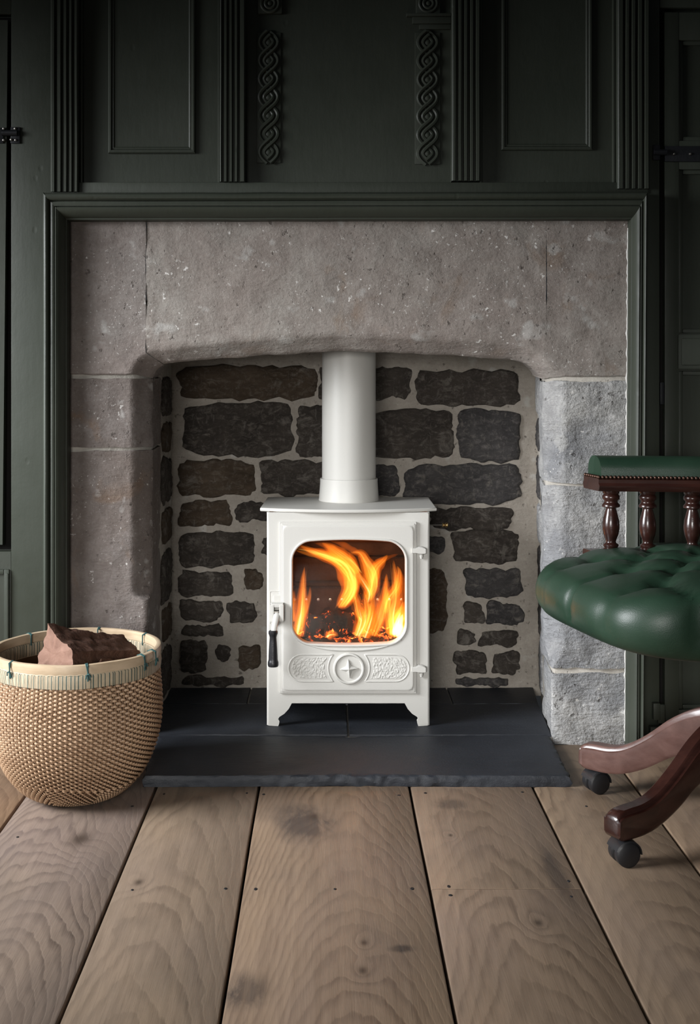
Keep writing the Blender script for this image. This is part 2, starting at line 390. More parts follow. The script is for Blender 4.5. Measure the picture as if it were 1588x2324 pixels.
# ------------------------------------------------------------------ SETTING: panelled wall
WD = 2.95
wall = MB()
wall.box(-1.45, -.665, 2.975, 3.02, 0, 2.25).box(.775, 1.75, 2.975, 3.02, 0, 2.25).box(-.665, .775, 2.975, 3.02, 1.335, 2.25)
wall = wall.build('wall_back', GREEN); tag(wall, kind='structure')
wx = lambda px: X(px, WD)
wz = lambda py: Z(py, WD)
TOP = 2.2
# stiles and rails
MB().box(wx(25), -.66, WD, 2.976, .0, TOP, .002).build('stile', GREEN, wall)
MB().box(-1.4, wx(24.8), WD+.001, 2.976, 0, wz(1252), .002).build('lower_rail', GREEN, wall)
MB().box(-1.4, wx(24.8), WD+.001, 2.976, wz(32), TOP, .002).build('upper_rail', GREEN, wall)
MB().box(.77, wx(1496), WD, 2.976, 0, TOP, .002).build('stile', GREEN, wall)
MB().box(wx(1497), 1.7, WD+.001, 2.976, wz(17), TOP, .002).build('upper_rail', GREEN, wall)
MB().box(wx(118), wx(1470), 2.945, 2.976, wz(440), wz(414), .004).build('bottom_rail', GREEN, wall)
# lower left fielded panel seen behind the basket
lp = MB()
for (a, b, c, d_) in ((10, 22, 1292, 1700), (-60, 10, 1292, 1303)):
    lp.box(wx(a), wx(b), WD-.006, WD+.004, max(wz(d_), .12), wz(c), .0025)
lp.build('panel_moulding', GREEN, wall)
MB().box(wx(14), wx(21), WD-.009, WD, .12, wz(1300), .003).build('panel_bead', GREEN, wall)
def pilaster(px0, px1, pyb, grooves):
    d0 = 2.934; xs = [wx(px0), wx(px0)+.002]; pr = [(wx(px0), 2.972), (wx(px0), d0+.003), (wx(px0)+.003, d0)]
    for g in grooves:
        c = wx(g); pr += [(c-.0045, d0), (c-.0032, d0+.003), (c-.002, d0+.009), (c+.002, d0+.009), (c+.0032, d0+.003), (c+.0045, d0)]
    pr += [(wx(px1)-.003, d0), (wx(px1), d0+.003), (wx(px1), 2.972)]
    zb = wz(pyb); rows = [[(x, y, zb+(TOP-zb)*k/14) for x, y in pr] for k in range(15)]
    rows = [[(x+.0008*mnoise.noise(Vector((x*40, p[2]*5, 0))), y, z) for (x, y, z) in r] for r in rows for p in [r[0]]]
    mb = MB(); mb.loft(rows); return mb.build('reeded_pilaster', GREEN, wall, 25)
pilaster(118, 180, 437, (130, 144, 157, 169))
pilaster(500, 557, 414, (507, 519, 531, 543))
pilaster(1024, 1088, 412, (1036, 1049, 1062, 1075))
pilaster(1398, 1470, 430, (1413, 1427, 1441, 1456))
def fielded(px0, px1, pyb):
    x0, x1, z0, z1 = wx(px0), wx(px1), wz(pyb), TOP+.1
    pr = [(0, 2.972), (.0, 2.960), (.003, 2.957), (.007, 2.957), (.010, 2.961), (.013, 2.960), (.017, 2.9625), (.022, 2.963)]
    rings = [[(x0+u, y, z0+u), (x1-u, y, z0+u), (x1-u, y, z1), (x0+u, y, z1)] for u, y in pr]
    return MB().loft(rings, False, True).build('raised_panel', GREEN, wall, 20)
for a, b, pb in ((180, 500, 416), (557, 1024, 415), (1088, 1398, 413)):
    MB().box(wx(a), wx(b), 2.967, 2.976, wz(pb+1), TOP).build('recessed_panel', GREEN, wall)
for a, b in ((181, 499), (1089, 1397)):
    MB().box(wx(a), wx(a)+.006, 2.955, 2.968, wz(414), TOP, .002).box(wx(b)-.006, wx(b), 2.955, 2.968, wz(414), TOP, .002).build('panel_bead', GREEN, wall)
fielded(244, 442, 346); fielded(1139, 1346, 339)
# interlaced guilloche carving
def carving(pxc, pyt, pyb, n, half):
    d0 = 2.963; s = 2.95/F; x0 = wx(pxc); zt, zb = wz(pyt), wz(pyb); L = (zt-zb)/n; A = half*s*.56
    g = MB().box(x0-half*s, x0+half*s, d0, 2.969, zb-.004, zt+.002, .002).build('carved_strip', GREEN, wall)
    for sg in (1, -1):
        for off in (-.0062, .0062):
            mb = MB(); path = []
            for k in range(n*12+1):
                t = k/12; xx = sg*A*math.sin(math.pi*t); sl = sg*A*math.pi*math.cos(math.pi*t)/L
                nx, nz = 1/math.hypot(1, sl), -sl/math.hypot(1, sl)
                path.append((x0+xx+off*nx, d0-.0015-.0022*math.cos(math.pi*t)*sg*(1 if True else 0), zb+t*L+off*nz))
            mb.tube(path, .0052, 7, .9); mb.build('interlaced_band', GREEN, g)
    for k in range(n):
        MB().lathe([(.0001, -.0055), (.004, -.005), (.0078, -.0032), (.0095, 0), (.0095, .002)], (x0, d0, zb+(k+.5)*L), 14, 'y').build('round_boss', GREEN, g)
carving(609, 72, 364, 7, 28); carving(971, 72, 367, 7, 29)
def scroll(pxc, dirn):
    x0 = wx(pxc); z0 = wz(6)
    g = MB().box(x0-.031, x0+.031, 2.957, 2.969, wz(29), TOP-.12, .003).build('carved_capital', GREEN, wall)
    for r in (.012, .022):
        mb = MB(); mb.tube([(x0+r*math.cos(a), 2.956, z0+r*math.sin(a)) for a in [math.pi*2*k/24 for k in range(24)]], .004, 7, closed=True)
        mb.build('scroll_ring', GREEN, g)
    MB().lathe([(.0001, -.006), (.005, -.004), (.007, 0)], (x0, 2.957, z0), 12, 'y').build('round_boss', GREEN, g)
scroll(612, 1); scroll(972, 1)
mb = MB().box(wx(922), wx(1024), 2.950, 2.968, wz(36), wz(29), .0025).box(wx(936), wx(1024), 2.955, 2.968, wz(52), wz(36), .003).box(wx(952), wx(1024), 2.959, 2.968, wz(64), wz(52), .003)
mb.build('carved_ledge', GREEN, wall)

# moulded frame round the stone
def trim_frame():
    root = thing('trim_1', (.05, 2.93, 0), 'moulded green timber frame round the stone fireplace opening', 'frame', None, 'structure')
    pr = [(0, 2.968), (0, 2.934), (.02, 2.928), (.07, 2.927), (.10, 2.922), (.16, 2.915), (.24, 2.909), (.33, 2.904), (.41, 2.902), (.44, 2.904), (.455, 2.911),
          (.475, 2.911), (.485, 2.905), (.56, 2.9035), (.635, 2.905), (.65, 2.912), (.67, 2.912), (.70, 2.905), (.76, 2.900), (.83, 2.898), (.90, 2.900), (.96, 2.906), (1.0, 2.915), (1.0, 2.952)]
    xl, xr, xrb, zt = -.653, .760, .752, 1.327; wl, wr, wt = .058, .036, .067
    def seg(rows, nm):
        n = len(rows); 
        return MB().grid(rows).build(nm, GREEN, root, 28)
    k = 16
    seg([[(xl-u*wl+.0006*mnoise.noise(Vector((u*3, j*.7, 0))), y, (zt+u*wt)*j/k) for u, y in pr] for j in range(k+1)], 'moulding')
    seg([[((xl-u*wl)+((xr+u*wr)-(xl-u*wl))*j/k, y, zt+u*wt+.0025*(j/k-.5)+.0012*mnoise.noise(Vector((u*2, j*.9, 5)))) for u, y in pr] for j in range(k+1)], 'moulding')
    seg([[(xrb+(xr-xrb)*j/k+u*wr, y, (zt+u*wt)*j/k+.0012*j/k) for u, y in pr] for j in range(k+1)], 'moulding')
trim_frame()

# cupboard doors at the two edges
def rail_door(name, label, outer, panels, d0):
    """stiles and rails round recessed panels; outer/panels are (x0,x1,z0,z1)"""
    r = thing(name, ((outer[0]+outer[1])/2, d0, outer[2]), label, 'door', None, 'structure')
    x0, x1, z0, z1 = outer
    MB().box(x0+.003, x1-.003, d0+.014, d0+.022, z0+.003, z1-.003).build('recessed_panel', GREEN, r)
    zs = sorted(panels, key=lambda p: p[2]); px0, px1 = panels[0][0], panels[0][1]
    MB().box(x0, px0, d0, d0+.024, z0, z1, .003).build('stile', GREEN, r)
    MB().box(px1, x1, d0, d0+.024, z0, z1, .003).build('stile', GREEN, r)
    edges = [z0]+[v for p in zs for v in (p[2], p[3])]+[z1]
    for i in range(0, len(edges), 2):
        if edges[i+1]-edges[i] > .005: MB().box(px0-.002, px1+.002, d0+.0008, d0+.0235, edges[i], edges[i+1], .003).build('rail', GREEN, r)
    for p in zs:
        mb = MB(); q = .011
        mb.box(p[0], p[0]+q, d0+.006, d0+.016, p[2], p[3], .003).box(p[1]-q, p[1], d0+.006, d0+.016, p[2], p[3], .003)
        mb.box(p[0]+q, p[1]-q, d0+.0065, d0+.016, p[2], p[2]+q, .003).box(p[0]+q, p[1]-q, d0+.0065, d0+.016, p[3]-q, p[3], .003)
        mb.build('panel_moulding', GREEN, r)
    return r
d1 = MB(); xa = wx(18); xb = wx(6)
d1.loft([[(-1.35, WD-.002, wz(1236)), (xb, WD-.002, wz(1236)), (xa, WD-.002, wz(46)), (-1.35, WD-.002, wz(46))],
         [(-1.35, 2.972, wz(1236)), (xb, 2.972, wz(1236)), (xa, 2.972, wz(46)), (-1.35, 2.972, wz(46))]])
door1 = d1.build('door_1', GREEN); tag(door1, 'plain green cupboard door at the left edge with a black hinge', 'door', None, 'structure')
MB().box(-1.38, wx(24), 2.9735, 2.9745, wz(1250), wz(34)).build('gap_shade_strip', DARKGAP, door1)  # black sheet painted as the shade in the door gap
h = MB().box(wx(-40), wx(9), WD-.006, WD-.001, wz(326), wz(291), .001).box(wx(25), wx(46), WD-.005, WD+.001, wz(326), wz(289), .001)
h = h.build('hinge', IRON, door1)
MB().tube([(wx(6), WD-.007, wz(303)), (wx(41), WD-.007, wz(303))], .0075, 10).build('hinge_barrel', IRON, h)
for (a, b) in ((10, 293), (36, 293), (10, 319), (37, 319), (27, 318)):
    MB().lathe([(.0001, -.004), (.003, -.003), (.004, 0)], (wx(a), WD-.005, wz(b)), 10, 'y').build('screw', STEEL, h)
dx0 = wx(1509); p0, p1 = wx(1542), 1.40
door2 = rail_door('door_2', 'panelled green cupboard door at the right edge with a black strap hinge', (dx0, 1.44, .03, wz(26)),
                  [(p0, p1, wz(1612), wz(842)), (p0, p1, wz(756), wz(384)), (p0, p1, wz(318), wz(90))], WD+.004)
MB().box(wx(1538), 1.41, WD-.004, WD+.004, wz(838), wz(759), .003).build('raised_rail', GREEN, door2)
MB().box(wx(1545), 1.405, WD-.008, WD-.003, wz(829), wz(768), .003).build('raised_field', GREEN, door2)
MB().box(wx(1497.5), wx(1509), 2.9735, 2.9745, .03, wz(18)).build('gap_shade_strip', DARKGAP, door2)  # black strip in place of the shade beside the right door
sh = MB().box(wx(1508), 1.30, WD-.004, WD+.004, wz(367), wz(332), .0015).box(wx(1480), wx(1496), WD-.007, WD+.001, wz(364), wz(330), .0015)
sh = sh.build('strap_hinge', IRON, door2)
MB().tube([(wx(1481), WD-.008, wz(347)), (wx(1510), WD-.008, wz(347))], .0075, 10).build('hinge_barrel', IRON, sh)
for a in (1528, 1565): MB().lathe([(.0001, -.004), (.003, -.003), (.004, 0)], (wx(a), WD-.004, wz(350)), 10, 'y').build('screw', STEEL, sh)
MB().box(wx(1498), wx(1507), WD, WD+.02, wz(918), wz(868), .001).build('hinge_leaf', IRON, door2)
MB().box(wx(1478), wx(1494), WD-.018, WD, .07, wz(1592), .003).box(wx(1490), wx(1506), WD-.012, WD, .06, wz(1596), .003).box(wx(1470), wx(1512), WD-.022, WD, .0, .055, .004).build('plinth_block', GREEN, wall)
MB().box(wx(1510), 1.5, WD-.016, WD, 0, .06, .004).build('baseboard_right', GREEN); tag(bpy.data.objects['baseboard_right'], kind='structure')

# ------------------------------------------------------------------ stone surround
SF = 2.962
surround = thing('fireplace_surround', (.05, SF, 0), 'pale stone fireplace surround with a low chamfered arch inside the green frame', 'fireplace')
op = [(300, 847), (302, 838), (309, 822), (319, 810), (331, 801), (350, 795), (385, 789), (480, 779), (600, 768), (740, 760), (860, 762), (1000, 768), (1110, 775), (1178, 785), (1213, 801), (1240, 824), (1262, 842), (1278, 852)]
ip = [(346, 856), (348, 851), (353, 841), (361, 833), (371, 827), (388, 823), (420, 820), (500, 814), (610, 806), (740, 798), (860, 799), (1000, 806), (1100, 812), (1162, 817), (1194, 826), (1214, 840), (1224, 850), (1230, 857)]
CHD = 3.007
def dens(p, d, n):
    q = smooth_path([(X(a, d), 0, Z(b, d)) for a, b in p], n); return [(v.x, v.z) for v in q]
ND = 8
OC = dens(op, SF, ND); IC = dens(ip, CHD, ND)
iL, iR = 4*ND, 15*ND
def arch_cols(i):
    (xo, zo), (xi, zi) = OC[i], IC[i]
    pts = []
    for k in range(1, 6):
        t = k/5; pts.append((xo+(xi-xo)*t, SF+(CHD-SF)*t, zo+(zi-zo)*t))
    for k in range(1, 6): pts.append((xi, CHD+(3.16-CHD)*k/5, zi+.002*k))
    return pts
XL, XR, ZT = -.663, .772, 1.333
G_ = .0006
mb = MB(); cols = []
ids = list(range(iL, iR+1))
for q, i in enumerate(ids):
    xo, zo = OC[i]; dx = G_ if q == 0 else (-G_ if q == len(ids)-1 else 0)
    col = [(xo+dx, SF, ZT+(zo-ZT)*k/26) for k in range(27)]+[(x+dx, y, z) for x, y, z in arch_cols(i)]
    cols.append(col)
mb.grid([[(x+.0, y+.002, z) for x, y, z in cols[0]]]+cols+[[(x, y+.002, z) for x, y, z in cols[-1]]])
o = mb.build('lintel_stone', LINTEL, surround, 60); roughen(o, .0035, 14, 4, 3)
def kneeler(left):
    rng_ = range(0, iL+1) if left else range(len(OC)-1, iR-1, -1)
    xe = XL if left else XR; mb = MB(); rows = []; g = -G_ if left else G_; n = 16
    for i in rng_:
        xo, zo = OC[i]
        rows.append([(xe+(xo-xe)*k/n, SF, zo) for k in range(n+1)]+arch_cols(i))
    rows.insert(0, [(x, y+.004, z-.003) for x, y, z in rows[0]])
    mb.grid(rows)
    xo, zo = OC[iL if left else iR]
    xo_ = xo+g
    mb.grid([[(xe+((xo if j == 0 else xo_)-xe)*k/n, SF, zo+(ZT-zo)*j/20) for k in range(n+1)]+([(xo, SF, zo)] if j == 0 else [(xo_, SF+.003, zo+(ZT-zo)*j/20)]) for j in range(21)])
    o = mb.build('springer_stone', LINTEL if not left else LINTEL_D, surround, 60, merge=True); roughen(o, .0035, 14, 4, 3 if not left else 8)
    return o
kneeler(True); kneeler(False)

def pier_stone(left, z0, z1, xe, xo, ch, xb, mat, seed, stop=None, amp=.004, rag=.0):
    """xe outer edge, xo arris before chamfer (or list of x at bottom/top), ch chamfer size as function of z, xb reveal at the back"""
    rows = []; n = max(6, int((z1-z0)/.011)); sg = 1 if left else -1
    for k in range(-1, n+2):
        kk = min(max(k, 0), n); z = z0+(z1-z0)*kk/n
        c, xf = ch(z)                     # chamfer size, face arris x
        ins = .006 if k in (-1, n+1) else 0.0
        zz = z+(rag*fbm((xe, z0 if kk < n/2 else z1, 0), 30))
        pts = []; m = 18
        for j in range(m+1): pts.append((xe+(xf-xe)*j/m, SF+ins, zz))
        for j in range(1, 5):
            t = j/4; pts.append((xf+sg*c*t-sg*ins*.5, SF+ins+max(c, .004)*1.0*t, zz))
        x1 = xf+sg*c
        for j in range(1, 10):
            t = j/9; pts.append((x1+(xb-x1)*t-sg*ins, SF+max(c, .004)+(3.17-SF-max(c, .004))*t, zz))
        rows.append(pts)
    mb = MB(); mb.grid(rows); o = mb.build('pier_stone', mat, surround, 60)
    roughen(o, amp, 16, 4, seed)
    bottom_top = {n+2: None}
    return o
def ss(a, b, x):
    t = min(max((x-a)/(b-a), 0), 1); return t*t*(3-2*t)
def chL(z):
    s = ss(Z(1362, SF), Z(1350, SF), z); return .045*s+.003*(1-s), (-.4965+.002*fbm((0, 0, z), 9, 2))*s+(1-s)*(-.4605)
def chR(z):
    s = ss(Z(1520, SF), Z(1455, SF), z); return .043*s+.003*(1-s), .597*s+(1-s)*.5705-.0*z
XEL, XER = -.663, .770
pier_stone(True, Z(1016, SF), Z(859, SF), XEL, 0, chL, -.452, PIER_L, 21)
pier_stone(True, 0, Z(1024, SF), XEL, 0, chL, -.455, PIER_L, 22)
pier_stone(False, Z(1095, SF), Z(866, SF), XER, 0, chR, .573, PIER_R, 23, amp=.006)
pier_stone(False, Z(1517, SF), Z(1104, SF), XER, 0, chR, .578, PIER_R, 24, amp=.006)
pier_stone(False, 0, Z(1529, SF), XER, 0, chR, .584, PIER_R, 25, amp=.006)
# bed mortar, just behind the faces
def mortar_core(left):
    xe = -.66 if left else .768; ch = chL if left else chR; sg = 1 if left else -1; mb = MB(); rows = []
    for k in range(60):
        z = .94*k/59; c, xf = ch(z); xf -= sg*.0065; e = .0065
        xb_ = -.462 if left else (.5885 if z < .19 else (.5825 if z < .66 else .5775))
        rows.append([(xe, SF+e, z), (xf, SF+e, z), (xf+sg*c, SF+e+max(c, .004), z), (xb_, 3.16, z)])
    mb.grid(rows); return mb.build('bed_mortar', MORTAR, surround, 50)
mortar_core(True); mortar_core(False)

mb = MB(); rows = []
for k in range(260):
    z = .01+1.30*k/259; xf = .752+.008*z/1.327-.0004; wdt = max(0, .0045*(fbm((0, 0, z), 45, 3, 4)+.12+.25*mnoise.noise(Vector((z*9, 2, 1)))))
    rows.append([(xf-wdt-.0004, SF-.0015, z), (xf-wdt*.5, SF-.0045-wdt*.4, z), (xf+.002, SF-.004, z), (xf+.002, SF+.004, z)])
mb.grid(rows).build('plaster_edge', m_plain('white_plaster', (.62, .61, .58), .9, .2), surround, 180)

# ------------------------------------------------------------------ fireplace recess
BD = 3.41
recess = thing('wall_recess', (.06, BD, 0), 'rubble stone lining at the back of the fireplace behind the stove', 'wall', None, 'structure')
mb = MB(); nx, nz = 70, 70
mb.grid([[(-.49+1.13*i/nx, BD, 1.12*j/nz) for i in range(nx+1)] for j in range(nz+1)])
o = mb.build('back_mortar', SMOKED, recess, 180); roughen(o, .004, 11, 3, 5)
mb = MB(); mb.grid([[(-.4605+.003*i/20, 3.15+(BD-3.15)*i/20, 1.12*j/50) for i in range(21)] for j in range(51)])
o = mb.build('side_mortar', SMOKED, recess, 180); roughen(o, .004, 13, 3, 6)
mb = MB(); mb.grid([[(.570+.038*i/20+.014*(1-j/50), 3.15+(BD-3.15)*i/20, 1.12*j/50) for i in range(21)] for j in range(51)])
o = mb.build('side_mortar', MORTAR, recess, 180); roughen(o, .004, 13, 3, 7)
MB().box(-.5, .66, 3.10, BD+.02, 1.118, 1.135).build('register_plate', PLATE, recess)
MB().box(-.6, .7, 2.99, 3.15, 1.06, 1.07).build('lintel_core', SMOKED, recess)
def rubble(u0, u1, v0, v1, mapf, mat, seed, proud=.010, nm='stone', edge=.008):
    """irregular raised stone on a plane; mapf(u, v, h) -> xyz"""
    cu, cv = (u0+u1)/2, (v0+v1)/2; a, b = (u1-u0)/2, (v1-v0)/2; n = 56; rings = []
    def rad(ang):
        c, s = math.cos(ang), math.sin(ang); p = 5.5
        return (abs(c)**p+abs(s)**p)**(-1/p)
    for q, (sc, hh) in enumerate(((1.0, -.006), (.985, .25), (.955, .62), (.90, .85), (.8, .96), (.62, 1.0), (.42, 1.0), (.2, 1.0))):
        ring = []
        for k in range(n):
            t = 2*math.pi*k/n; r = rad(t)
            eu, ev = r*math.cos(t), r*math.sin(t)
            w = edge*(1.5*mnoise.noise(Vector((eu*a*26+seed*3.1, ev*b*26, seed)))+.8*mnoise.noise(Vector((eu*a*80, ev*b*80+seed, seed*2))))*(1 if q < 6 else .3)
            u, v = cu+eu*(a*sc+w*(1 if sc > .5 else 0)), cv+ev*(b*sc+w*(1 if sc > .5 else 0))
            hz = proud*hh*(1+.30*mnoise.noise(Vector((u*22, v*22, seed))))+(.0035*mnoise.noise(Vector((u*55, v*55, seed)))+.002*mnoise.noise(Vector((u*120, v*120, seed))) if q > 0 else 0)
            ring.append(mapf(u, v, hz))
        rings.append(ring)
    mb = MB(); mb.loft(rings, False, True); return mb.build(nm, mat, recess, 70)
bs = [(45, 95, 640, 238, 1), (648, 100, 700, 240, 0), (880, 100, 1045, 236, 0), (1065, 112, 1512, 268, 0),
      (68, 256, 535, 480, 0), (555, 266, 700, 486, 0), (860, 284, 1225, 494, 0), (1244, 282, 1514, 502, 2),
      (48, 502, 375, 658, 1), (394, 500, 680, 655, 0), (880, 524, 985, 655, 2), (1015, 516, 1522, 688, 2),
      (45, 676, 273, 786, 1), (284, 680, 440, 762, 0), (1120, 702, 1480, 800, 0),
      (45, 806, 370, 960, 0), (404, 826, 480, 905, 0), (1090, 828, 1186, 892, 2), (1222, 804, 1512, 940, 0),
      (45, 980, 272, 1086, 0), (334, 970, 400, 1055, 1), (1090, 964, 1200, 1240, 1), (1274, 966, 1520, 1092, 2),
      (58, 1100, 232, 1190, 0), (262, 1116, 382, 1200, 0), (1264, 1112, 1360, 1206, 0), (1366, 1114, 1530, 1206, 2),
      (58, 1206, 236, 1256, 0), (1252, 1230, 1326, 1292, 0), (1338, 1226, 1510, 1300, 0),
      (48, 1276, 166, 1416, 0), (210, 1294, 276, 1370, 0), (298, 1300, 400, 1402, 1), (1230, 1316, 1372, 1420, 0), (1390, 1324, 1512, 1422, 0),
      (60, 1432, 330, 1468, 0), (1240, 1440, 1460, 1470, 2)]
for k, (a, b, c, d_, m) in enumerate(bs):
    dd = BD-.008; u0, u1 = X(380+a/1.8905, dd), X(380+c/1.8905, dd); v1, v0 = Z(780+b/1.8905, dd), Z(780+d_/1.8905, dd)
    rubble(u0, u1, v0, v1, lambda u, v, h: (u, BD-h, v), RUB[m], k*1.37+1)
zz = .03
for k, hgt in enumerate((.15, .11, .16, .12, .14, .10, .13)):
    a = 3.20+.02*(k % 2)
    rubble(a, 3.385, zz+.012, zz+hgt-.008, lambda u, v, h: (-.4605+.003*(u-3.1)/.31+h, u, v), RUB[1 if k % 2 else 0], 50+k, .008)
    rubble(3.195+.015*((k+1) % 2), 3.38, zz+.02, zz+hgt-.002, lambda u, v, h: (.563+.045*(u-3.1)/.31+.014*(1-v/1.12)-h, u, v), RUB[2] if k % 3 else PIER_R, 70+k, .007)
    zz += hgt

# ------------------------------------------------------------------ slate hearth
hearth = thing('slate_hearth', (.06, 2.8, 0), 'dark slate hearth of flat slabs under and in front of the stove', 'hearth')
HT = .025
def slab(pts, z0, z1, chip, seed, nm='slate_slab', n_edge=60):
    """convex outline with chipped riven edges"""
    dense = []
    for i in range(len(pts)):
        a, b = Vector(pts[i]), Vector(pts[(i+1) % len(pts)]); m = max(4, int((b-a).length/.006))
        for k in range(m): dense.append(a+(b-a)*k/m)
    c = sum(dense, Vector((0, 0)))/len(dense); rings = []
    for q, (z, ins) in enumerate(((z0, .6), (z0, 0.25), (z0+(z1-z0)*.35, 0.0), (z0+(z1-z0)*.65, 0.35), (z1-.003, 0.7), (z1, 1.4), (z1, 4.0), (z1, 12.0))):
        ring = []
        for p in dense:
            e = (c-p).normalized()
            w = chip*(ins+(1.1*abs(mnoise.noise(Vector((p.x*26+seed, p.y*26, q*1.3))))+1.2*mnoise.voronoi(Vector((p.x*45, p.y*45, q*.5+seed)))[0][0]*(chip > .003))*(1 if q < 6 else 0)+.7*max(0, mnoise.noise(Vector((p.x*8, p.y*8, seed)))))
            r = p+e*w; ring.append((r.x, r.y, z+(.0012*mnoise.noise(Vector((r.x*30, r.y*30, seed+q))) if 1 < q < 6 else 0)))
        rings.append(ring)
    mb = MB(); mb.loft(rings); return mb.build(nm, SLATE, hearth, 40)
slab([(-.428, 2.655), (.560, 2.655), (.5695, 2.959), (-.440, 2.959)], .0004, HT, .006, 3)
jx = X(790, 2.96)
slab([(-.462, 2.963), (jx-.001, 2.963), (jx-.001, 3.240), (-.462, 3.240)], .0, HT, .0012, 5)
slab([(jx+.002, 2.963), (.567, 2.963), (.585, 3.240), (jx+.002, 3.240)], .0, HT, .0012, 6)
slab([(-.462, 3.243), (X(560, 3.24), 3.243), (X(560, 3.24), 3.41), (-.462, 3.41)], .0, HT-.0005, .0012, 7)
slab([(X(562, 3.24), 3.243), (X(1026, 3.24), 3.243), (X(1026, 3.24), 3.41), (X(562, 3.24), 3.41)], .0, HT-.001, .0012, 8)
slab([(X(1028, 3.24), 3.243), (.585, 3.243), (.600, 3.41), (X(1028, 3.24), 3.41)], .0, HT-.0005, .0012, 9)
MB().box(-.46, .57, 2.962, 3.405, -.03, .019).build('grout_bed', PLATE, hearth)

# ------------------------------------------------------------------ wood stove
SD = 3.035; KS = SD/F
sx = lambda px: X(px, SD)
sz = lambda py: Z(py, SD)
SCX = sx(790)
stove = thing('wood_stove', (SCX, SD+.12, HT), 'small cream enamel wood stove with a glass door and lit fire', 'stove')
SB = 3.31
def half_foot(sgn):
    q = [(662, 1596), (655, 1609), (645, 1620), (634, 1627), (631, 1632), (634, 1637), (633, 1643), (631, 1648)]
    out = [(sx(a), sz(b)) for a, b in q]
    return out if sgn < 0 else [(2*SCX-x, z) for x, z in out]
fl = half_foot(-1); fr = half_foot(1)
xl, xr, zt = sx(605), sx(975), .580
outer = [(xl, HT+.0015)]+fl[::-1]+fr+[(xr, HT+.0015), (xr, zt), (xl, zt)]
hole = [(sx(655), sz(1560)), (sx(930), sz(1560)), (sx(930), sz(1215)), (sx(655), sz(1215))]
def plate_with_hole(outer, hole, y0, y1, bev=None):
    bm = bmesh.new(); ed = []
    for loop in (outer, hole):
        if not loop: continue
        vs = [bm.verts.new((x, y0, z)) for x, z in loop]
        ed += [bm.edges.new((vs[i], vs[(i+1) % len(vs)])) for i in range(len(vs))]
    bmesh.ops.triangle_fill(bm, use_beauty=True, edges=ed)
    r = bmesh.ops.extrude_face_region(bm, geom=bm.faces[:])
    for v in r['geom']:
        if isinstance(v, bmesh.types.BMVert): v.co.y = y1
    bmesh.ops.recalc_face_normals(bm, faces=bm.faces)
    if bev:
        es = [e for e in bm.edges if all(abs(v.co.y-y0) < 1e-6 for v in e.verts) and len(e.link_faces) == 2 and e.calc_face_angle(0) > 1 and (bev[1] is None or bev[1](e))]
        bmesh.ops.bevel(bm, geom=es, offset=bev[0], segments=4, profile=.5, affect='EDGES')
    return bm
mb = MB()
mb.bm(plate_with_hole(outer, hole, SD, SD+.012, (.0065, lambda e: abs(e.verts[0].co.x-e.verts[1].co.x) < 1e-6 and (abs(e.verts[0].co.x-xl) < 1e-5 or abs(e.verts[0].co.x-xr) < 1e-5))))
mb.box(xl, xl+.006, SD+.0115, SB, sz(1596), zt).box(xr-.006, xr, SD+.0115, SB, sz(1596), zt)
mb.box(xl+.0055, xr-.0055, SB-.006, SB, sz(1596), zt).box(xl+.0055, xr-.0055, SD+.0115, SB-.0055, sz(1596), sz(1590))
mb.build('body', ENAMEL, stove, 40)
for s in (0, 1):
    f = MB(); x0, x1 = (xl+.001, sx(632)) if s == 0 else (2*SCX-sx(632), xr-.001)
    f.loft([[(x0, SB-.012, z), (x1 if z < sz(1630) else (x1+(.03 if s == 0 else 0)), SB-.012, z), (x1 if z < sz(1630) else (x1+(.03 if s == 0 else 0)), SB, z), (x0-(0 if s == 0 else 0), SB, z)] for z in (HT+.0015, sz(1632), sz(1595.5))])
    f.build('rear_leg', ENAMEL, stove)
for px in (624, 956):
    MB().lathe([(.006, 0), (.007, .001), (.005, .0035)], (sx(px), SD+.02, HT-.0002), 12).build('levelling_foot', STEEL, stove)
# top plate with bowed front
tp = []; n = 24
x0, x1 = X(590, 3.06), X(990.5, 3.06)
for k in range(n+1):
    t = k/n; tp.append((x0+(x1-x0)*t, 3.060-.046*(1-(2*t-1)**2)))
tp += [(X(974, 3.30), 3.325), (X(606, 3.30), 3.325)]
rings = []
for z, ins in ((.5800, .003), (.5812, .0008), (.583, 0), (.588, 0), (.5893, .0008), (.590, .003)):
    cx_ = sum(p[0] for p in tp)/len(tp); cy_ = 3.18
    rings.append([(x+(cx_-x)/abs(cx_-x+1e-9)*ins*min(1, abs(cx_-x)/.1), y+(cy_-y)/abs(cy_-y)*ins, z) for x, y in tp])
MB().loft(rings).build('top_plate', ENAMEL, stove, 50)
# flue collar (cast on the stove) and flue pipe
FX, FD = X(791.5, 3.245), 3.245
MB().lathe([(.0832, 0), (.0838, .002), (.083, .006), (.0812, .03), (.0797, .052), (.080, .058), (.0795, .061), (.0765, .0615), (.0762, .050)], (FX, FD, .5898), 72).build('flue_collar', ENAMEL, stove, 50)
flue = MB().lathe([(.0746, 0), (.0746, .02), (.0746, .2), (.0746, .47)], (FX, FD, .646), 80).build('flue_pipe', ENAMEL, None, 50)
tag(flue, 'cream round flue pipe rising from the stove top to behind the arch', 'pipe')
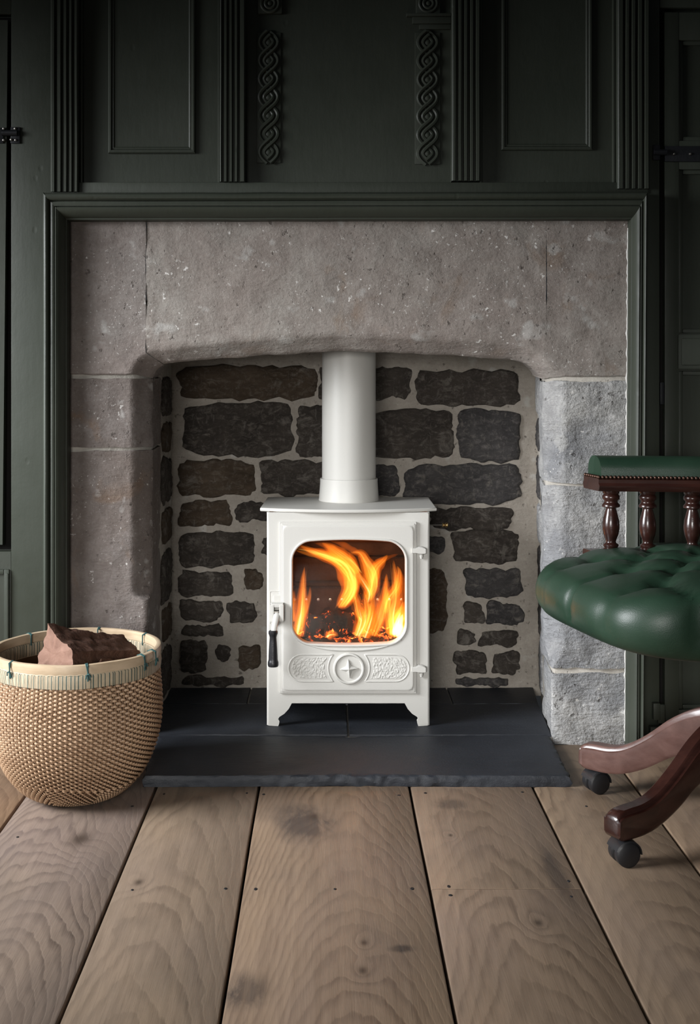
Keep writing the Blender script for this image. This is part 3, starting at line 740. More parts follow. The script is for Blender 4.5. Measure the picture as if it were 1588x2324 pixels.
# --- door
DD = 3.024; KD = DD/F
ex = lambda px: X(px, DD)
ez = lambda py: Z(py, DD)
def rrect(x0, x1, z0, z1, r, bow=0.0, nc=10, ns=10, bowb=None):
    """closed loop, same count for every call; bow lifts the middle of the top, bowb of the bottom"""
    bowb = bow if bowb is None else bowb; out = []
    cs = [((x1-r), (z0+r), -90), ((x1-r), (z1-r), 0), ((x0+r), (z1-r), 90), ((x0+r), (z0+r), 180)]
    for i, (cx_, cz_, a0) in enumerate(cs):
        for k in range(nc+1):
            a = math.radians(a0+90*k/nc); out.append([cx_+r*math.cos(a), cz_+r*math.sin(a)])
        a = out[-1]; nxt = cs[(i+1) % 4]; b = (nxt[0]+r*math.cos(math.radians(nxt[2])), nxt[1]+r*math.sin(math.radians(nxt[2])))
        for k in range(1, ns): out.append([a[0]+(b[0]-a[0])*k/ns, a[1]+(b[1]-a[1])*k/ns])
    xc = (x0+x1)/2; hw = (x1-x0)/2; zc = (z0+z1)/2
    for p in out:
        f = 1-((p[0]-xc)/hw)**2
        if p[1] > zc: p[1] += bow*f*min(1, (p[1]-zc)/(.5*(z1-z0)))
        else: p[1] -= bowb*f*min(1, (zc-p[1])/(.5*(z1-z0)))
    return out
def ring(loop, y): return [(x, y, z) for x, z in loop]
OUT = lambda i, r: rrect(ex(633.5)+i, ex(945.5)-i, ez(1575)+i, ez(1185)-i, r)
W0 = lambda i, r=40: rrect(ex(664)+i, ex(919.5)-i, ez(1456)+i, ez(1233)-i, r*KD+(-i if i < 0 else -i)*.9, .0085, bowb=.0075)
rr = [ring(OUT(.001, .002), SD-.0002), ring(OUT(0, .002), SD-.001), ring(OUT(0, .002), DD+.0055), ring(OUT(.0008, .002), DD+.0046),
      ring(OUT(.0044, .0022), DD+.0046), ring(OUT(.0049, .0025), DD+.0026), ring(OUT(.0054, .003), DD+.0022),
      ring(OUT(.0088, .005), DD+.0022), ring(OUT(.0092, .012), DD+.0006), ring(OUT(.0098, .014), DD-.0003), ring(OUT(.0108, .0155), DD-.0006),
      ring(OUT(.0135, .017), DD-.0006),
      ring(W0(-.0068), DD-.0006), ring(W0(-.0063), DD-.0024), ring(W0(-.0055), DD-.0036), ring(W0(-.0042), DD-.0042), ring(W0(-.0022), DD-.0040), ring(W0(-.0008), DD-.0028), ring(W0(0), DD-.0006), ring(W0(.0002), DD+.010), ring(W0(.0002), DD+.020)]
door = MB().loft(rr, False, False).build('door', ENAMEL, stove, 28)
gl = MB(); gl.loft([ring(W0(.0004), DD+.011), ring(W0(.0004), DD+.014)]); gl.build('door_glass', GLASS, door)
# lower lip below the window
lip = []
for k in range(41):
    t = k/40; a = 672+(912-672)*t; lip.append((ex(a), DD-.001, ez(1452+23*(1-abs(2*t-1)**2.6))))
MB().tube(lip, [.0012+.0026*math.sin(math.pi*k/40) for k in range(41)], 8).build('window_lip', ENAMEL, door)
# air wheel and hammered panels
wxc, wzc, wr = ex(791.5), ez(1517), 35.5*KD
MB().lathe([(wr+.001, .0015), (wr, -.004), (wr-.0015, -.0058), (wr-.0045, -.0062), (wr-.006, -.0050), (wr-.007, -.0028), (wr-.0085, -.0022), (.004, -.0026), (.0001, -.0026)], (wxc, DD+.0006, wzc), 56, 'y').build('air_wheel', ENAMEL, door, 30)
st = MB(); sp = []
for k in range(8):
    a = math.radians(90+4+k*45); r = 21.5*KD if k % 2 == 0 else 9.0*KD; sp.append((wxc+r*math.cos(a), DD-.0022, wzc+r*math.sin(a)))
v = sp+[(x, DD-.006, z) for x, y, z in [(wxc+(p[0]-wxc)*.92, 0, wzc+(p[2]-wzc)*.92) for p in sp]]+[(wxc, DD-.0135, wzc)]
st.add(v, [(k, (k+1) % 8, 8+(k+1) % 8, 8+k) for k in range(8)]+[(8+k, 8+(k+1) % 8, 16) for k in range(8)])
st.build('four_point_star', ENAMEL, door, 10, smooth=False)
def air_panel(sg):
    zc = ez(1516); hz = 30.5*KD; xa = 655 if sg < 0 else 928; xL = ex(xa); Rw = 47*KD
    rc = hz
    path = []
    xs = xL+hz*(1 if sg < 0 else -1)
    for k in range(17):
        a = math.radians(90+180*k/16) if sg < 0 else math.radians(90-180*k/16)
        path.append((xs+rc*math.cos(a), zc+rc*math.sin(a)))
    amax = math.asin(hz/Rw)
    for k in range(13):
        a = -amax+2*amax*k/12; path.append((wxc+sg*Rw*math.cos(a), zc+Rw*math.sin(a)))
    dense = []
    for i in range(len(path)):
        a, b = path[i], path[(i+1) % len(path)]; m = max(1, int(math.hypot(a[0]-b[0], a[1]-b[1])/.004))
        for k in range(m): dense.append((a[0]+(b[0]-a[0])*k/m, DD+.0004, a[1]+(b[1]-a[1])*k/m))
    MB().tube(dense, .0026, 8, closed=True).build('air_panel_rim', ENAMEL, door, 180)
    # inner hammered field
    rows = []; nz_, nx_ = 36, 70; hi = hz-.0065
    for j in range(nz_+1):
        z = -hi+2*hi*j/nz_; xin = xs+(-1 if sg < 0 else 1)*math.sqrt(max(hi*hi-z*z, 0)); xc2 = wxc+sg*math.sqrt((Rw+.009)**2-z*z)
        row = []
        for i in range(nx_+1):
            x = xin+(xc2-xin)*i/nx_; e = min(i, nx_-i, j, nz_-j)
            cell = min(1, mnoise.voronoi(Vector((x*260, z*260, 1)))[0][0]*1.1)
            row.append((x, DD+.0004-(0 if e == 0 else .0030-.0026*cell), zc+z))
        rows.append(row)
    MB().grid(rows).build('hammered_panel', ENAMEL, door, 180)
air_panel(-1); air_panel(1)
# hinges
for py in (1247, 1516):
    h = MB(); z = ez(py+3)
    pr = [(ex(934), 6), (ex(944), 6), (ex(949), 9), (ex(958), 9), (ex(964), 6.5), (ex(965.5), 5.5), (ex(965.5), -5.5), (ex(964), -6.5), (ex(958), -7), (ex(949), -6.5), (ex(944), -5), (ex(934), -5)]
    h.loft([[(x, y, z+a*KD*(1 if q in (1, 2) else .85)) for x, a in pr] for q, y in enumerate((DD-.007, DD-.005, DD+.016, DD+.018))])
    hh = h.build('hinge', ENAMEL, door, 35)
    MB().lathe([(.0052, 0), (.0052, -.011), (.0042, -.0125), (.0035, -.0128), (.0035, -.0155), (.002, -.017), (.0001, -.0172)], (ex(956.5), DD+.006, z-.005), 14).build('hinge_pin', ENAMEL, hh)
# latch plate on the left of the door, catch and handle
steps = [(0, 0), (.004, .0015), (.0085, .003)]
lt = MB()
for i, (ins, dy) in enumerate(steps):
    lt.box(ex(612.5)+ins, ex(650), DD+.008-dy*1.6, SD-.001, ez(1418), ez(1344)-ins, .0025)
lt.build('latch_plate', ENAMEL, door)
ca = MB().box(ex(614), ex(622.5), DD-.022, DD+.004, ez(1408), ez(1369), .002).box(ex(634), ex(644.5), DD-.022, DD+.004, ez(1406), ez(1369), .002).box(ex(614), ex(644.5), DD-.006, DD+.004, ez(1412), ez(1366.5), .002).box(ex(616), ex(643), DD-.021, DD-.004, ez(1375), ez(1367), .0015)
catch = ca.build('latch_catch', ENAMEL, stove)
MB().lathe([(.0045, 0), (.0045, .0125)], (ex(622), DD-.016, ez(1386)), 14, 'x').build('roller', STEEL, catch)
hd = smooth_path([(ex(629), DD-.016, ez(1390)), (ex(627), DD-.026, ez(1402)), (ex(624), DD-.031, ez(1415)), (ex(622.5), DD-.033, ez(1428))], 6)
han = MB().tube(hd, [.0085]*4+[.0078]*(len(hd)-4), 10, .7).build('handle', ENAMEL, stove)
gp = [(.0001, 0), (.0095, -.0005), (.0118, -.003), (.0118, -.0085), (.0102, -.012), (.0086, -.018), (.0095, -.030), (.0108, -.050), (.0115, -.066), (.0116, -.074), (.0122, -.0775), (.0136, -.081), (.0138, -.089), (.0125, -.0925), (.0001, -.0935)]
MB().lathe(gp, (ex(621), DD-.033, ez(1424)), 22).build('handle_grip', BLACK, han)
# brass damper knob on the right side
kd = 3.17; kx = X(976, kd)
MB().tube([(xr-.002, kd, Z(1191.5, kd)), (X(1003, kd), kd, Z(1191.5, kd))], .0017, 8).build('damper_rod', STEEL, stove)
MB().lathe([(.0028, 0), (.0062, .0015), (.0062, .004), (.0038, .006), (.0038, .008), (.0068, .010), (.0070, .0135), (.0048, .0155), (.0001, .016)], (X(1003, kd), kd, Z(1191.5, kd)), 16, 'x').build('damper_knob', BRASS, stove)
# firebox
fx0, fx1, fz0, fz1 = sx(640), sx(945), sz(1476), sz(1212)
MB().box(fx0, fx0+.008, SD+.013, 3.24, fz0, fz1).build('firebrick_side', FIREBRICK, stove)
MB().box(fx1-.008, fx1, SD+.013, 3.24, fz0, fz1).build('firebrick_side', FIREBRICK, stove)
bk = MB().box(fx0+.008, fx1-.008, 3.232, 3.24, fz0, fz1).build('firebox_back', FIREBRICK, stove)
for py in (1262, 1318, 1330):
    MB().box(fx0+.008, fx1-.008, 3.226, 3.232, Z(py+5, 3.23), Z(py, 3.23), .001).build('rib', SOOT, bk)
hol = None
for k in range(10):
    if hol is None:
        hol = MB().lathe([(.0042, 0), (.0042, -.0025), (.0025, -.003), (.0001, -.003)], (0, 0, 0), 12, 'y').build('air_hole', STEEL, bk); q = hol
    else:
        q = hol.copy(); C.objects.link(q); q.parent = bk
    q.location = (X(668+k*27, 3.23), 3.232, Z(1361, 3.23))
MB().box(fx0, fx1, SD+.013, 3.24, fz0-.006, fz0).build('grate', SOOT, stove)
bf = MB(); bf.loft([[(fx0, SD+.07, fz1-.004), (fx1, SD+.07, fz1-.004), (fx1, SD+.07, fz1+.004), (fx0, SD+.07, fz1+.004)], [(fx0, 3.235, fz1-.052), (fx1, 3.235, fz1-.052), (fx1, 3.235, fz1-.044), (fx0, 3.235, fz1-.044)]])
bf.build('baffle_plate', FIREBRICK, stove)

# ------------------------------------------------------------------ fire: embers, logs, flames
FZ = fz0
eb = MB(); rows = []
for j in range(40):
    y = SD+.030+(3.228-SD-.030)*j/39; row = []
    for i in range(80):
        x = fx0+.009+(fx1-fx0-.018)*i/79; e = min(1, j/4, (39-j)/3)
        row.append((x, y, FZ+.0005+e*(.012+.012*abs(mnoise.noise(Vector((x*38, y*38, 2))))+.010*abs(mnoise.noise(Vector((x*95, y*95, 4))))+.010*math.exp(-((y-3.16)/.05)**2))))
    rows.append(row)
eb.grid(rows); o = eb.build('ember_bed', EMBER, None, 50); tag(o, 'glowing ember and ash bed on the floor of the stove firebox', 'embers', None, 'stuff')
def burnt_log(a, b, r, seed, label, flat=.75):
    n = 26; path = [Vector(a)+(Vector(b)-Vector(a))*k/n for k in range(n+1)]
    mb = MB(); mb.tube(path, [r*(.75+.25*math.sin(math.pi*min(1, max(0, k/n)))**.5) for k in range(n+1)], 26, flat)
    o = mb.build('burning_log', CHAR, None, 60); roughen(o, r*.42, 30, 4, seed); roughen(o, r*.18, 95, 3, seed+4)
    tag(o, label, 'log'); return o
burnt_log((X(695, 3.13), 3.115, FZ+.046), (X(806, 3.13), 3.135, FZ+.042), .040, 4, 'charred log with red glowing cracks on the embers left of the flames', .8)
burnt_log((X(845, 3.18), 3.17, FZ+.016), (X(812, 3.19), 3.19, FZ+.112), .021, 9, 'upright charred log standing in the middle of the flames')
burnt_log((X(880, 3.15), 3.12, FZ+.022), (X(945, 3.13), 3.17, FZ+.030), .017, 12, 'short glowing log lying low at the right of the firebox')
fire = thing('fire', (SCX, 3.13, FZ), 'orange and yellow flames burning behind the stove door glass', 'fire')
FL_O = m_flame('flame_orange', (1.0, .25, .020), 58)
FL_Y = m_flame('flame_yellow', (1.0, .44, .08), 135)
FL_W = m_flame('flame_white', (1.0, .74, .38), 270)
FL_D = m_flame('flame_deep', (1.0, .17, .010), 34)
def zp(a, b, d): return P(560+a/3.176, 1100+b/3.176, d)
def tongue(pts, d, wpx, mat, seed, b0=.10, flat=.55, jit=0.0):
    rs = random.Random(seed); ph = rs.uniform(0, 9)
    q = [zp(a+rs.uniform(-jit, jit), b+rs.uniform(-jit, jit)*.6, d+rs.uniform(-.004, .004)) for a, b in pts]
    path = smooth_path(q, 9); m = len(path); w0 = wpx/3.176*d/F; rad = []
    for k in range(m):
        t = k/(m-1)
        r = w0*.5*(math.sin(math.pi*min(1, t*(1-b0)+b0)**.72)**.8 if t < .98 else .02)*(1-.25*t)
        r *= 1+.28*mnoise.noise(Vector((t*5+ph, seed, 0)))
        rad.append(max(r, .00025))
    rad[-1] = .00015; rad[0] = max(rad[0]*.5, .0004)
    MB().tube(path, rad, 12, flat).build('flame', mat, fire, 180)
def flame(pts, d, w, heat, seed, strands=3):
    b0 = .10 if pts[0][1] > 950 else .012
    tongue(pts, d, w*1.9, FL_D, seed, b0, jit=4, flat=.5)
    tongue(pts, d+.003, w*1.25, FL_O, seed+1, b0, jit=5, flat=.5)
    rs = random.Random(seed+5)
    for s in range(strands*2):
        off = rs.uniform(-.52, .52)*w; cut = len(pts) if rs.random() < .6 else max(3, len(pts)-1)
        sub_ = [(a+off*(1-.3*i/len(pts)), b) for i, (a, b) in enumerate(pts[:cut])]
        tongue(sub_, d-.004+rs.uniform(-.006, .006), w*rs.uniform(.10, .32), FL_O if s % 3 == 2 else FL_Y, seed+10+s, b0, jit=w*.13)
    if heat > 1: tongue(pts[:max(3, int(len(pts)*.7))], d-.006, w*.30*heat/1.5, FL_W, seed+40, b0, jit=3)
flame([(362, 1092), (378, 1010), (392, 920), (402, 800), (408, 690), (418, 590)], 3.09, 62, 1.5, 100, 4)
flame([(356, 1080), (385, 980), (425, 890), (450, 800), (455, 730)], 3.12, 40, 0, 130, 2)
flame([(332, 990), (330, 900), (336, 820), (342, 760)], 3.10, 34, 0, 160, 2)
flame([(664, 888), (716, 815), (745, 730), (730, 640), (670, 565), (570, 515), (470, 480), (375, 435)], 3.12, 92, 1, 200, 6)
flame([(680, 880), (752, 790), (765, 700), (705, 620), (640, 560)], 3.10, 56, 1, 240, 3)
flame([(872, 850), (884, 785), (846, 715), (798, 640), (762, 560), (735, 480)], 3.09, 44, 1.6, 280, 3)
flame([(866, 830), (905, 730), (893, 640), (858, 560), (815, 490), (745, 492)], 3.13, 74, 1, 320, 4)
flame([(800, 640), (740, 560), (660, 500), (590, 450), (540, 420)], 3.15, 70, 0, 345, 3)
flame([(884, 800), (905, 690), (935, 600), (985, 545), (1015, 505)], 3.16, 60, 0, 360, 2)
flame([(792, 1092), (826, 985), (808, 890), (782, 800), (768, 740)], 3.08, 60, 1.3, 400, 3)
flame([(800, 1098), (846, 1010), (868, 920), (858, 830), (842, 760)], 3.11, 62, 1.3, 440, 3)
flame([(852, 1106), (884, 1020), (908, 920), (910, 820), (900, 730)], 3.07, 54, 1.5, 480, 3)
flame([(905, 1090), (948, 980), (985, 850), (1004, 730), (1008, 640)], 3.10, 60, 1, 520, 3)
flame([(1036, 1090), (1022, 960), (1010, 830), (1000, 740), (1003, 650)], 3.13, 46, 1, 560, 3)
flame([(1064, 1100), (1052, 960), (1078, 830), (1074, 680), (1056, 540)], 3.10, 62, 1.2, 600, 4)
flame([(1092, 1100), (1102, 1010), (1122, 930), (1136, 840)], 3.08, 118, 2.6, 640, 5)
flame([(1060, 1085), (1080, 1000), (1105, 920), (1128, 870)], 3.065, 84, 2.6, 660, 3)
flame([(1005, 930), (1022, 830), (1080, 740), (1095, 640), (1085, 585)], 3.17, 56, 0, 700, 2)
flame([(575, 1100), (600, 1085), (640, 1080), (655, 1095)], 3.06, 44, 1.8, 730, 2)
for k_, (p_, w_, m_) in enumerate([([(735, 640), (640, 545), (520, 490), (350, 445)], 90, FL_D), ([(700, 575), (620, 500), (555, 440), (480, 420)], 60, FL_D), ([(650, 560), (530, 515), (430, 495), (340, 470)], 46, FL_O),
        ([(690, 590), (590, 525), (470, 485), (352, 462)], 34, FL_Y), ([(830, 520), (760, 470), (690, 430), (600, 408)], 60, FL_D), ([(890, 620), (950, 560), (1030, 520), (1090, 500)], 50, FL_D),
        ([(1000, 1080), (975, 960), (950, 850), (960, 740)], 80, FL_D), ([(735, 1085), (770, 960), (760, 860), (775, 790)], 40, FL_D), ([(1110, 900), (1125, 800), (1120, 690), (1100, 600)], 60, FL_D)]):
    tongue(p_, 3.125+.006*k_, w_, m_, 900+k_, .012 if p_[0][1] < 950 else .1, .5, 4)
pl = bpy.data.lights.new('fire_glow', 'POINT'); pl.energy = 0.18; pl.color = (1, .42, .10); pl.shadow_soft_size = .03
po = bpy.data.objects.new('fire_glow', pl); C.objects.link(po); po.location = (X(830, 3.10), 3.10, FZ+.13)

# ------------------------------------------------------------------ wicker basket
BX, BY = -.563, 2.62
basket = thing('wicker_basket', (BX, BY, 0), 'round woven rattan log basket standing on the floorboards left of the hearth', 'basket')
bp = [(.001, .006), (.05, .004), (.085, .006), (.112, .018), (.134, .038), (.152, .062), (.167, .092), (.178, .125), (.1845, .16), (.1868, .195), (.186, .225), (.1835, .255), (.181, .285)]
bpath = smooth_path([(r, 0, z) for r, z in bp], 10)
arc = [0]
for a, b in zip(bpath, bpath[1:]): arc.append(arc[-1]+(b-a).length)
def prof_at(s):
    s = min(max(s, 0), arc[-1]); i = int(np.searchsorted(arc, s)); i = min(max(i, 1), len(arc)-1)
    t = (s-arc[i-1])/(arc[i]-arc[i-1]+1e-12); p = bpath[i-1].lerp(bpath[i], t); d_ = (bpath[i]-bpath[i-1]).normalized()
    return p.x, p.z, d_.z, -d_.x            # radius, height, outward normal (r, z)
LA = arc[-1]
NS = 168                                                    # stakes
mb = MB()                                                    # stakes run from the base up to the rim
for k in range(NS):
    th0 = 2*math.pi*k/NS; path = []; rad = []
    for q in range(31):
        s = LA*(.22+.78*q/30); r, z, nr, nz = prof_at(s); rr_ = r-.0012*nr
        tw = .10*math.sin(2.0*math.pi*q/30+3*th0)*.35
        path.append((BX+rr_*math.cos(th0+tw), BY+rr_*math.sin(th0+tw), z-.0012*nz)); rad.append(min(.0026, r*math.pi/NS*.55))
    mb.tube(path, rad, 5, .6, False)
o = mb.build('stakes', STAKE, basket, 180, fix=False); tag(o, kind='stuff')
mb = MB(); NR = 62; V = []; Fc = []
for j in range(NR):                                          # weavers: twill, over two and under one
    s0 = LA*(.20+.795*j/(NR-1)); m = NS*3; hw = LA*.795/(NR-1)*.50
    base = len(V)
    for k in range(m):
        u = k/3; th = 2*math.pi*u/NS; sw = s0+.010*math.sin(3*th+.6)*min(1, j/12)*min(1, (NR-1-j)/10)
        sec_ = 1 if math.sin(4*th+.9) > 0 else -1; ph = (u+(j*1.5 if j > 15 else sec_*j*1.0)) % 3.0; up_ = .0034*math.cos(2*math.pi*(ph-1.0)/3.0)
        zig = 0
        for off, thick in ((-hw, 0), (-hw*.45, .0012), (hw*.45, .0012), (hw, 0)):
            r, z, nr, nz = prof_at(sw+off+hw*.5*math.sin(2*math.pi*ph/3))
            e = up_+thick
            V.append((BX+(r+e*nr)*math.cos(th), BY+(r+e*nr)*math.sin(th), max(z+e*nz, .0012)))
    for k in range(m):
        a = base+4*k; b = base+4*((k+1) % m)
        for c in range(3): Fc.append((a+c, b+c, b+c+1, a+c+1))
mb.v = V; mb.f = Fc; o = mb.build('weave', WICKER, basket, 180, fix=False); tag(o, kind='stuff')
mb = MB(); rows = []
for q in range(24):
    s = LA*q/23; r, z, nr, nz = prof_at(s); r = max(r-.005*nr, .001)
    rows.append([(BX+r*math.cos(2*math.pi*k/64), BY+r*math.sin(2*math.pi*k/64), z-.003*nz if z > .01 else .0025) for k in range(64)])
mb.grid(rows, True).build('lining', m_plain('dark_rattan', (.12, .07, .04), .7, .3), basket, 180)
mb = MB(); rows = []                                          # close twill of the rounded base
for q in range(10):
    s = LA*(.0+.23*q/9); r, z, nr, nz = prof_at(s); rows.append([(BX+r*math.cos(2*math.pi*k/96), BY+r*math.sin(2*math.pi*k/96), max(z, .0015)) for k in range(96)])
mb.grid(rows, True).build('base', WICKER, basket, 180)
def hoop(r0, r1, z0, z1, nm, mat, n=96, tilt=0.0):
    rings = []
    for k in range(n+1):
        a = 2*math.pi*k/n; c, s = math.cos(a), math.sin(a); wv = .0012*mnoise.noise(Vector((c*2, s*2, z0)))+tilt*c
        rings.append([(BX+r*c, BY+r*s, z+wv) for r, z in ((r0, z0), (r0-.001, (z0+z1)/2), (r0, z1), ((r0+r1)/2, z1+.0015), (r1, z1), (r1+.0015, (z0+z1)/2), (r1, z0), ((r0+r1)/2, z0-.001))])
    return MB().loft(rings, False, False).build(nm, mat, basket, 50)
bo = hoop(.1815, .1865, .282, .309, 'stitched_band', BAMBOO2)
bi = hoop(.1730, .1785, .280, .309, 'stitched_band', BAMBOO2)
rim = hoop(.1765, .1860, .311, .331, 'rim_hoop', BAMBOO)
st_ = MB(); NT_ = 150
for k in range(NT_):
    a = 2*math.pi*(k+.25*random.uniform(-1, 1))/NT_; da = .0035*random.uniform(.7, 1.3); sl = random.uniform(.01, .03)
    for (r, sgn) in ((.1889, 1), (.1712, -1)):
        q = []
        for z, dr in ((.281, -.0012*sgn), (.2835, 0), (.296, .0003*sgn), (.308, 0), (.3105, -.002*sgn)):
            q.append([(BX+(r+dr)*math.cos(a+w_+sl*(z-.296)), BY+(r+dr)*math.sin(a+w_+sl*(z-.296)), z) for w_ in (-da*1.0, da*1.0)])
        st_.grid(q)
o = st_.build('thread_stitches', THREAD, bo, 180, fix=False); tag(o, kind='stuff')
cord = MB(); cord.tube([(BX+.1845*math.cos(2*math.pi*k/240)+.0008*math.cos(k*1.3), BY+.1845*math.sin(2*math.pi*k/240), .3102+.0009*math.sin(k*1.5)) for k in range(240)], .0021, 6, closed=True)
cord.build('binding_cord', BAMBOO2, basket, 180)
tie0 = None
for px_f, front in ((66, 1), (232, 1), (335, 1), (186, 0), (312, 0), (30, 0), (352, 1)):
    xx = (px_f-172)/186.0; xx = max(-.99, min(.99, xx)); a = math.acos(xx)*(-1 if front else 1)
    tm = MB()
    tm.tube([(.0085, 0, -.028), (.0095, 0, -.016), (.0088, 0, .004), (0, 0, .0075), (-.0095, 0, .004), (-.0098, 0, -.020)], .0016, 6)
    tm.tube([(.0085, .004, -.026), (.0098, .001, -.014), (.0088, -.003, .0038), (0, -.0035, .0072), (-.0095, -.003, .004)], .0013, 6)
    tm.tube([(.0105, -.003, -.015), (.0125, .002, -.012), (.0118, .006, -.019)], .0017, 6).tube([(.0105, .003, -.015), (.0128, -.003, -.014), (.0118, -.005, -.022)], .0014, 6)
    for i, (x, y, z) in enumerate(tm.v): tm.v[i] = (BX+(.181+x)*math.cos(a)-y*math.sin(a), BY+(.181+x)*math.sin(a)+y*math.cos(a), .3255+z)
    tm.build('thread_tie', THREAD, rim)

# logs in the basket
def split_log(a, b, ang, r, seed, label, cut=(.9, .55)):
    """wedge shaped split log from end a (pale split end) to b"""
    a, b = Vector(a), Vector(b); t = (b-a).normalized(); e1 = t.cross(Vector((0, 0, 1))).normalized(); e2 = e1.cross(t)
    n = 34; L = (b-a).length
    sec = []
    wedge = [(-.85, -.62), (-.35, -.88), (.35, -.92), (.9, -.6), (1.02, -.15), (.62, .25), (.25, .62), (-.05, 1.05), (-.32, .62), (-.62, .15), (-.95, -.28)]
    dn = []
    for i in range(len(wedge)):
        p, q = wedge[i], wedge[(i+1) % len(wedge)]
        for k in range(4): dn.append((p[0]+(q[0]-p[0])*k/4, p[1]+(q[1]-p[1])*k/4))
    rings = []
    for k in range(n+1):
        s = k/n; tap = 1-.30*s
        ring_ = []
        for i, (u, v) in enumerate(dn):
            f = 1+.16*mnoise.noise(Vector((i*.45, s*2.0, seed)))+.07*mnoise.noise(Vector((i*1.6, s*5, seed+3)))
            ca_, sa_ = math.cos(ang), math.sin(ang); uu, vv = (u*ca_-v*sa_)*r*tap*f, (u*sa_+v*ca_)*r*tap*f
            jag = 0
            if k == 0: jag = .006*mnoise.noise(Vector((u*3, v*3, seed)))
            ring_.append(a+t*(L*s+jag)+e1*uu+e2*vv)
        rings.append(ring_)
    mb = MB(); mb.loft([[p[:] for p in q] for q in rings], False, True)
    o = mb.build('firewood_log', BARK, None, 50); roughen(o, r*.07, 45, 4, seed); tag(o, label, 'log', 'split logs in the wicker basket')
    fc = MB(); c0 = sum(rings[0], Vector())/len(rings[0])
    v0 = [o.data.vertices[i].co.copy() for i in range(len(rings[0]))]
    c0 = sum(v0, Vector())/len(v0)
    rr2 = [[p-t*.0008 for p in v0]]
    for sc in (.75, .5, .25): rr2.append([c0+(p-c0)*sc-t*(.001+.0035*abs(mnoise.noise((c0+(p-c0)*sc)*70))) for p in v0])
    fc.loft([[p[:] for p in q] for q in rr2], False, True); fc.build('split_end', SPLIT, o, 40)
    return o
split_log(P(120, 1482, 2.505), P(287, 1479, 2.695), .35, .058, 3, 'large split log with a pale pointed end face turned to the viewer')
split_log(P(215, 1530, 2.53), P(312, 1512, 2.65), -.5, .034, 8, 'narrow dark log lying to the right of the large pale ended log')
split_log(P(85, 1590, 2.58), P(235, 1560, 2.72), .9, .055, 14, 'dark log low in the basket under the two upper logs')

# ------------------------------------------------------------------ swivel chair
HX, HY = .85, 2.41
chair = thing('swivel_chair', (HX, HY, 0), 'green buttoned leather swivel chair with turned mahogany spindles at the right edge', 'chair')
Fd = Vector((-.972, -.235)).normalized(); Sd = Vector((-Fd.y, Fd.x))*-1      # facing, and far side
if Sd.y < 0: Sd = -Sd
def seat():
    a, b = .345, .275                                        # half depth, half width
    cx0, cy0 = HX+Fd.x*.045, HY+Fd.y*.045
    btn = [(-.21+.14*i, -.14+.14*j) for i in range(4) for j in range(3)]+[(-.14+.14*i, -.07+.14*j) for i in range(3) for j in range(2)]
    seg = []
    for i, p in enumerate(btn):
        for q in btn[i+1:]:
            if .05 < math.hypot(p[0]-q[0], p[1]-q[1]) < .11: seg.append((p, q))
    for j in range(3): seg.append(((.21, -.14+.14*j), (.40, -.14+.14*j)))
    for i in range(4):
        seg.append(((-.21+.14*i, -.14), (-.21+.14*i, -.34))); seg.append(((-.21+.14*i, .14), (-.21+.14*i, .34)))
    def dent(u, v):
        d = 0
        for p, q in seg:
            dx, dy = q[0]-p[0], q[1]-p[1]; L2 = dx*dx+dy*dy; t = max(0, min(1, ((u-p[0])*dx+(v-p[1])*dy)/L2))
            ds = math.hypot(u-p[0]-t*dx, v-p[1]-t*dy)
            if ds < .06: d = max(d, (.0085*math.exp(-(ds/.005)**2)+.007*math.exp(-(ds/.028)**2)))
        for p in btn:
            ds = math.hypot(u-p[0], v-p[1])
            if ds < .1: d = max(d, .026*math.exp(-(ds/.022)**2)+.006*math.exp(-(ds/.05)**2))
        return d
    # profile: (fraction of outline, z, is_side)
    pr = []
    for k in range(22): pr.append((.86*k/21 if k else .004, .558-.012*(k/21)**3))
    for k in range(1, 17):
        g = math.pi*k/16; pr.append((.86+.14*math.sin(g)**.8, .480+.066*math.cos(g)-.0*k))
    pr += [(.80, .418), (.5, .42), (.004, .42)]
    n = 150; rings = []; p4 = 4.2
    for (fr_, z) in pr:
        rg = []
        for k in range(n):
            t = 2*math.pi*k/n; c, s = math.cos(t), math.sin(t); rad = (abs(c)**p4+abs(s)**p4)**(-1/p4)
            u, v = a*rad*c*fr_, b*rad*s*fr_
            eu, ev = a*rad*c, b*rad*s
            de = dent(u, v) if z > .43 else 0
            if fr_ > .86:
                nz_ = (z-.480)/.066; sd = math.sqrt(max(0, 1-nz_*nz_)); L = math.hypot(u, v)
                de *= (.95 if z > .45 else .5)
                u -= u/L*de*sd; v -= v/L*de*sd; zz_ = z-de*max(nz_, 0)
            else: zz_ = z-de*(1 if z > .43 else 0)
            fr2 = max(0, (u/a+.1)/1.1)**2; zz_ = .483+(zz_-.483)*(1.10-.38*fr2)-.004*fr2+.008*(1-fr2)*(z > .48)
            rg.append((cx0+Fd.x*u+Sd.x*v, cy0+Fd.y*u+Sd.y*v, zz_))
        rings.append(rg)
    o = MB().loft(rings).build('seat', LEATHER, chair, 180)
    bt0 = None
    for p in btn:
        if bt0 is None:
            bt0 = MB().lathe([(.0001, .005), (.006, .004), (.009, .001), (.009, -.003)], (0, 0, 0), 14).build('button', LEATHER, o); q = bt0
        else: q = bt0.copy(); C.objects.link(q); q.parent = o
        q.location = (cx0+Fd.x*p[0]+Sd.x*p[1], cy0+Fd.y*p[0]+Sd.y*p[1], .5315-.012*max(0, p[0]/.21))
    return cx0, cy0
cx0, cy0 = seat()
MB().lathe([(.19, .400), (.20, .404), (.20, .419), (.19, .421)], (cx0+.03, cy0, 0), 40).build('seat_board', MAHOG, chair)
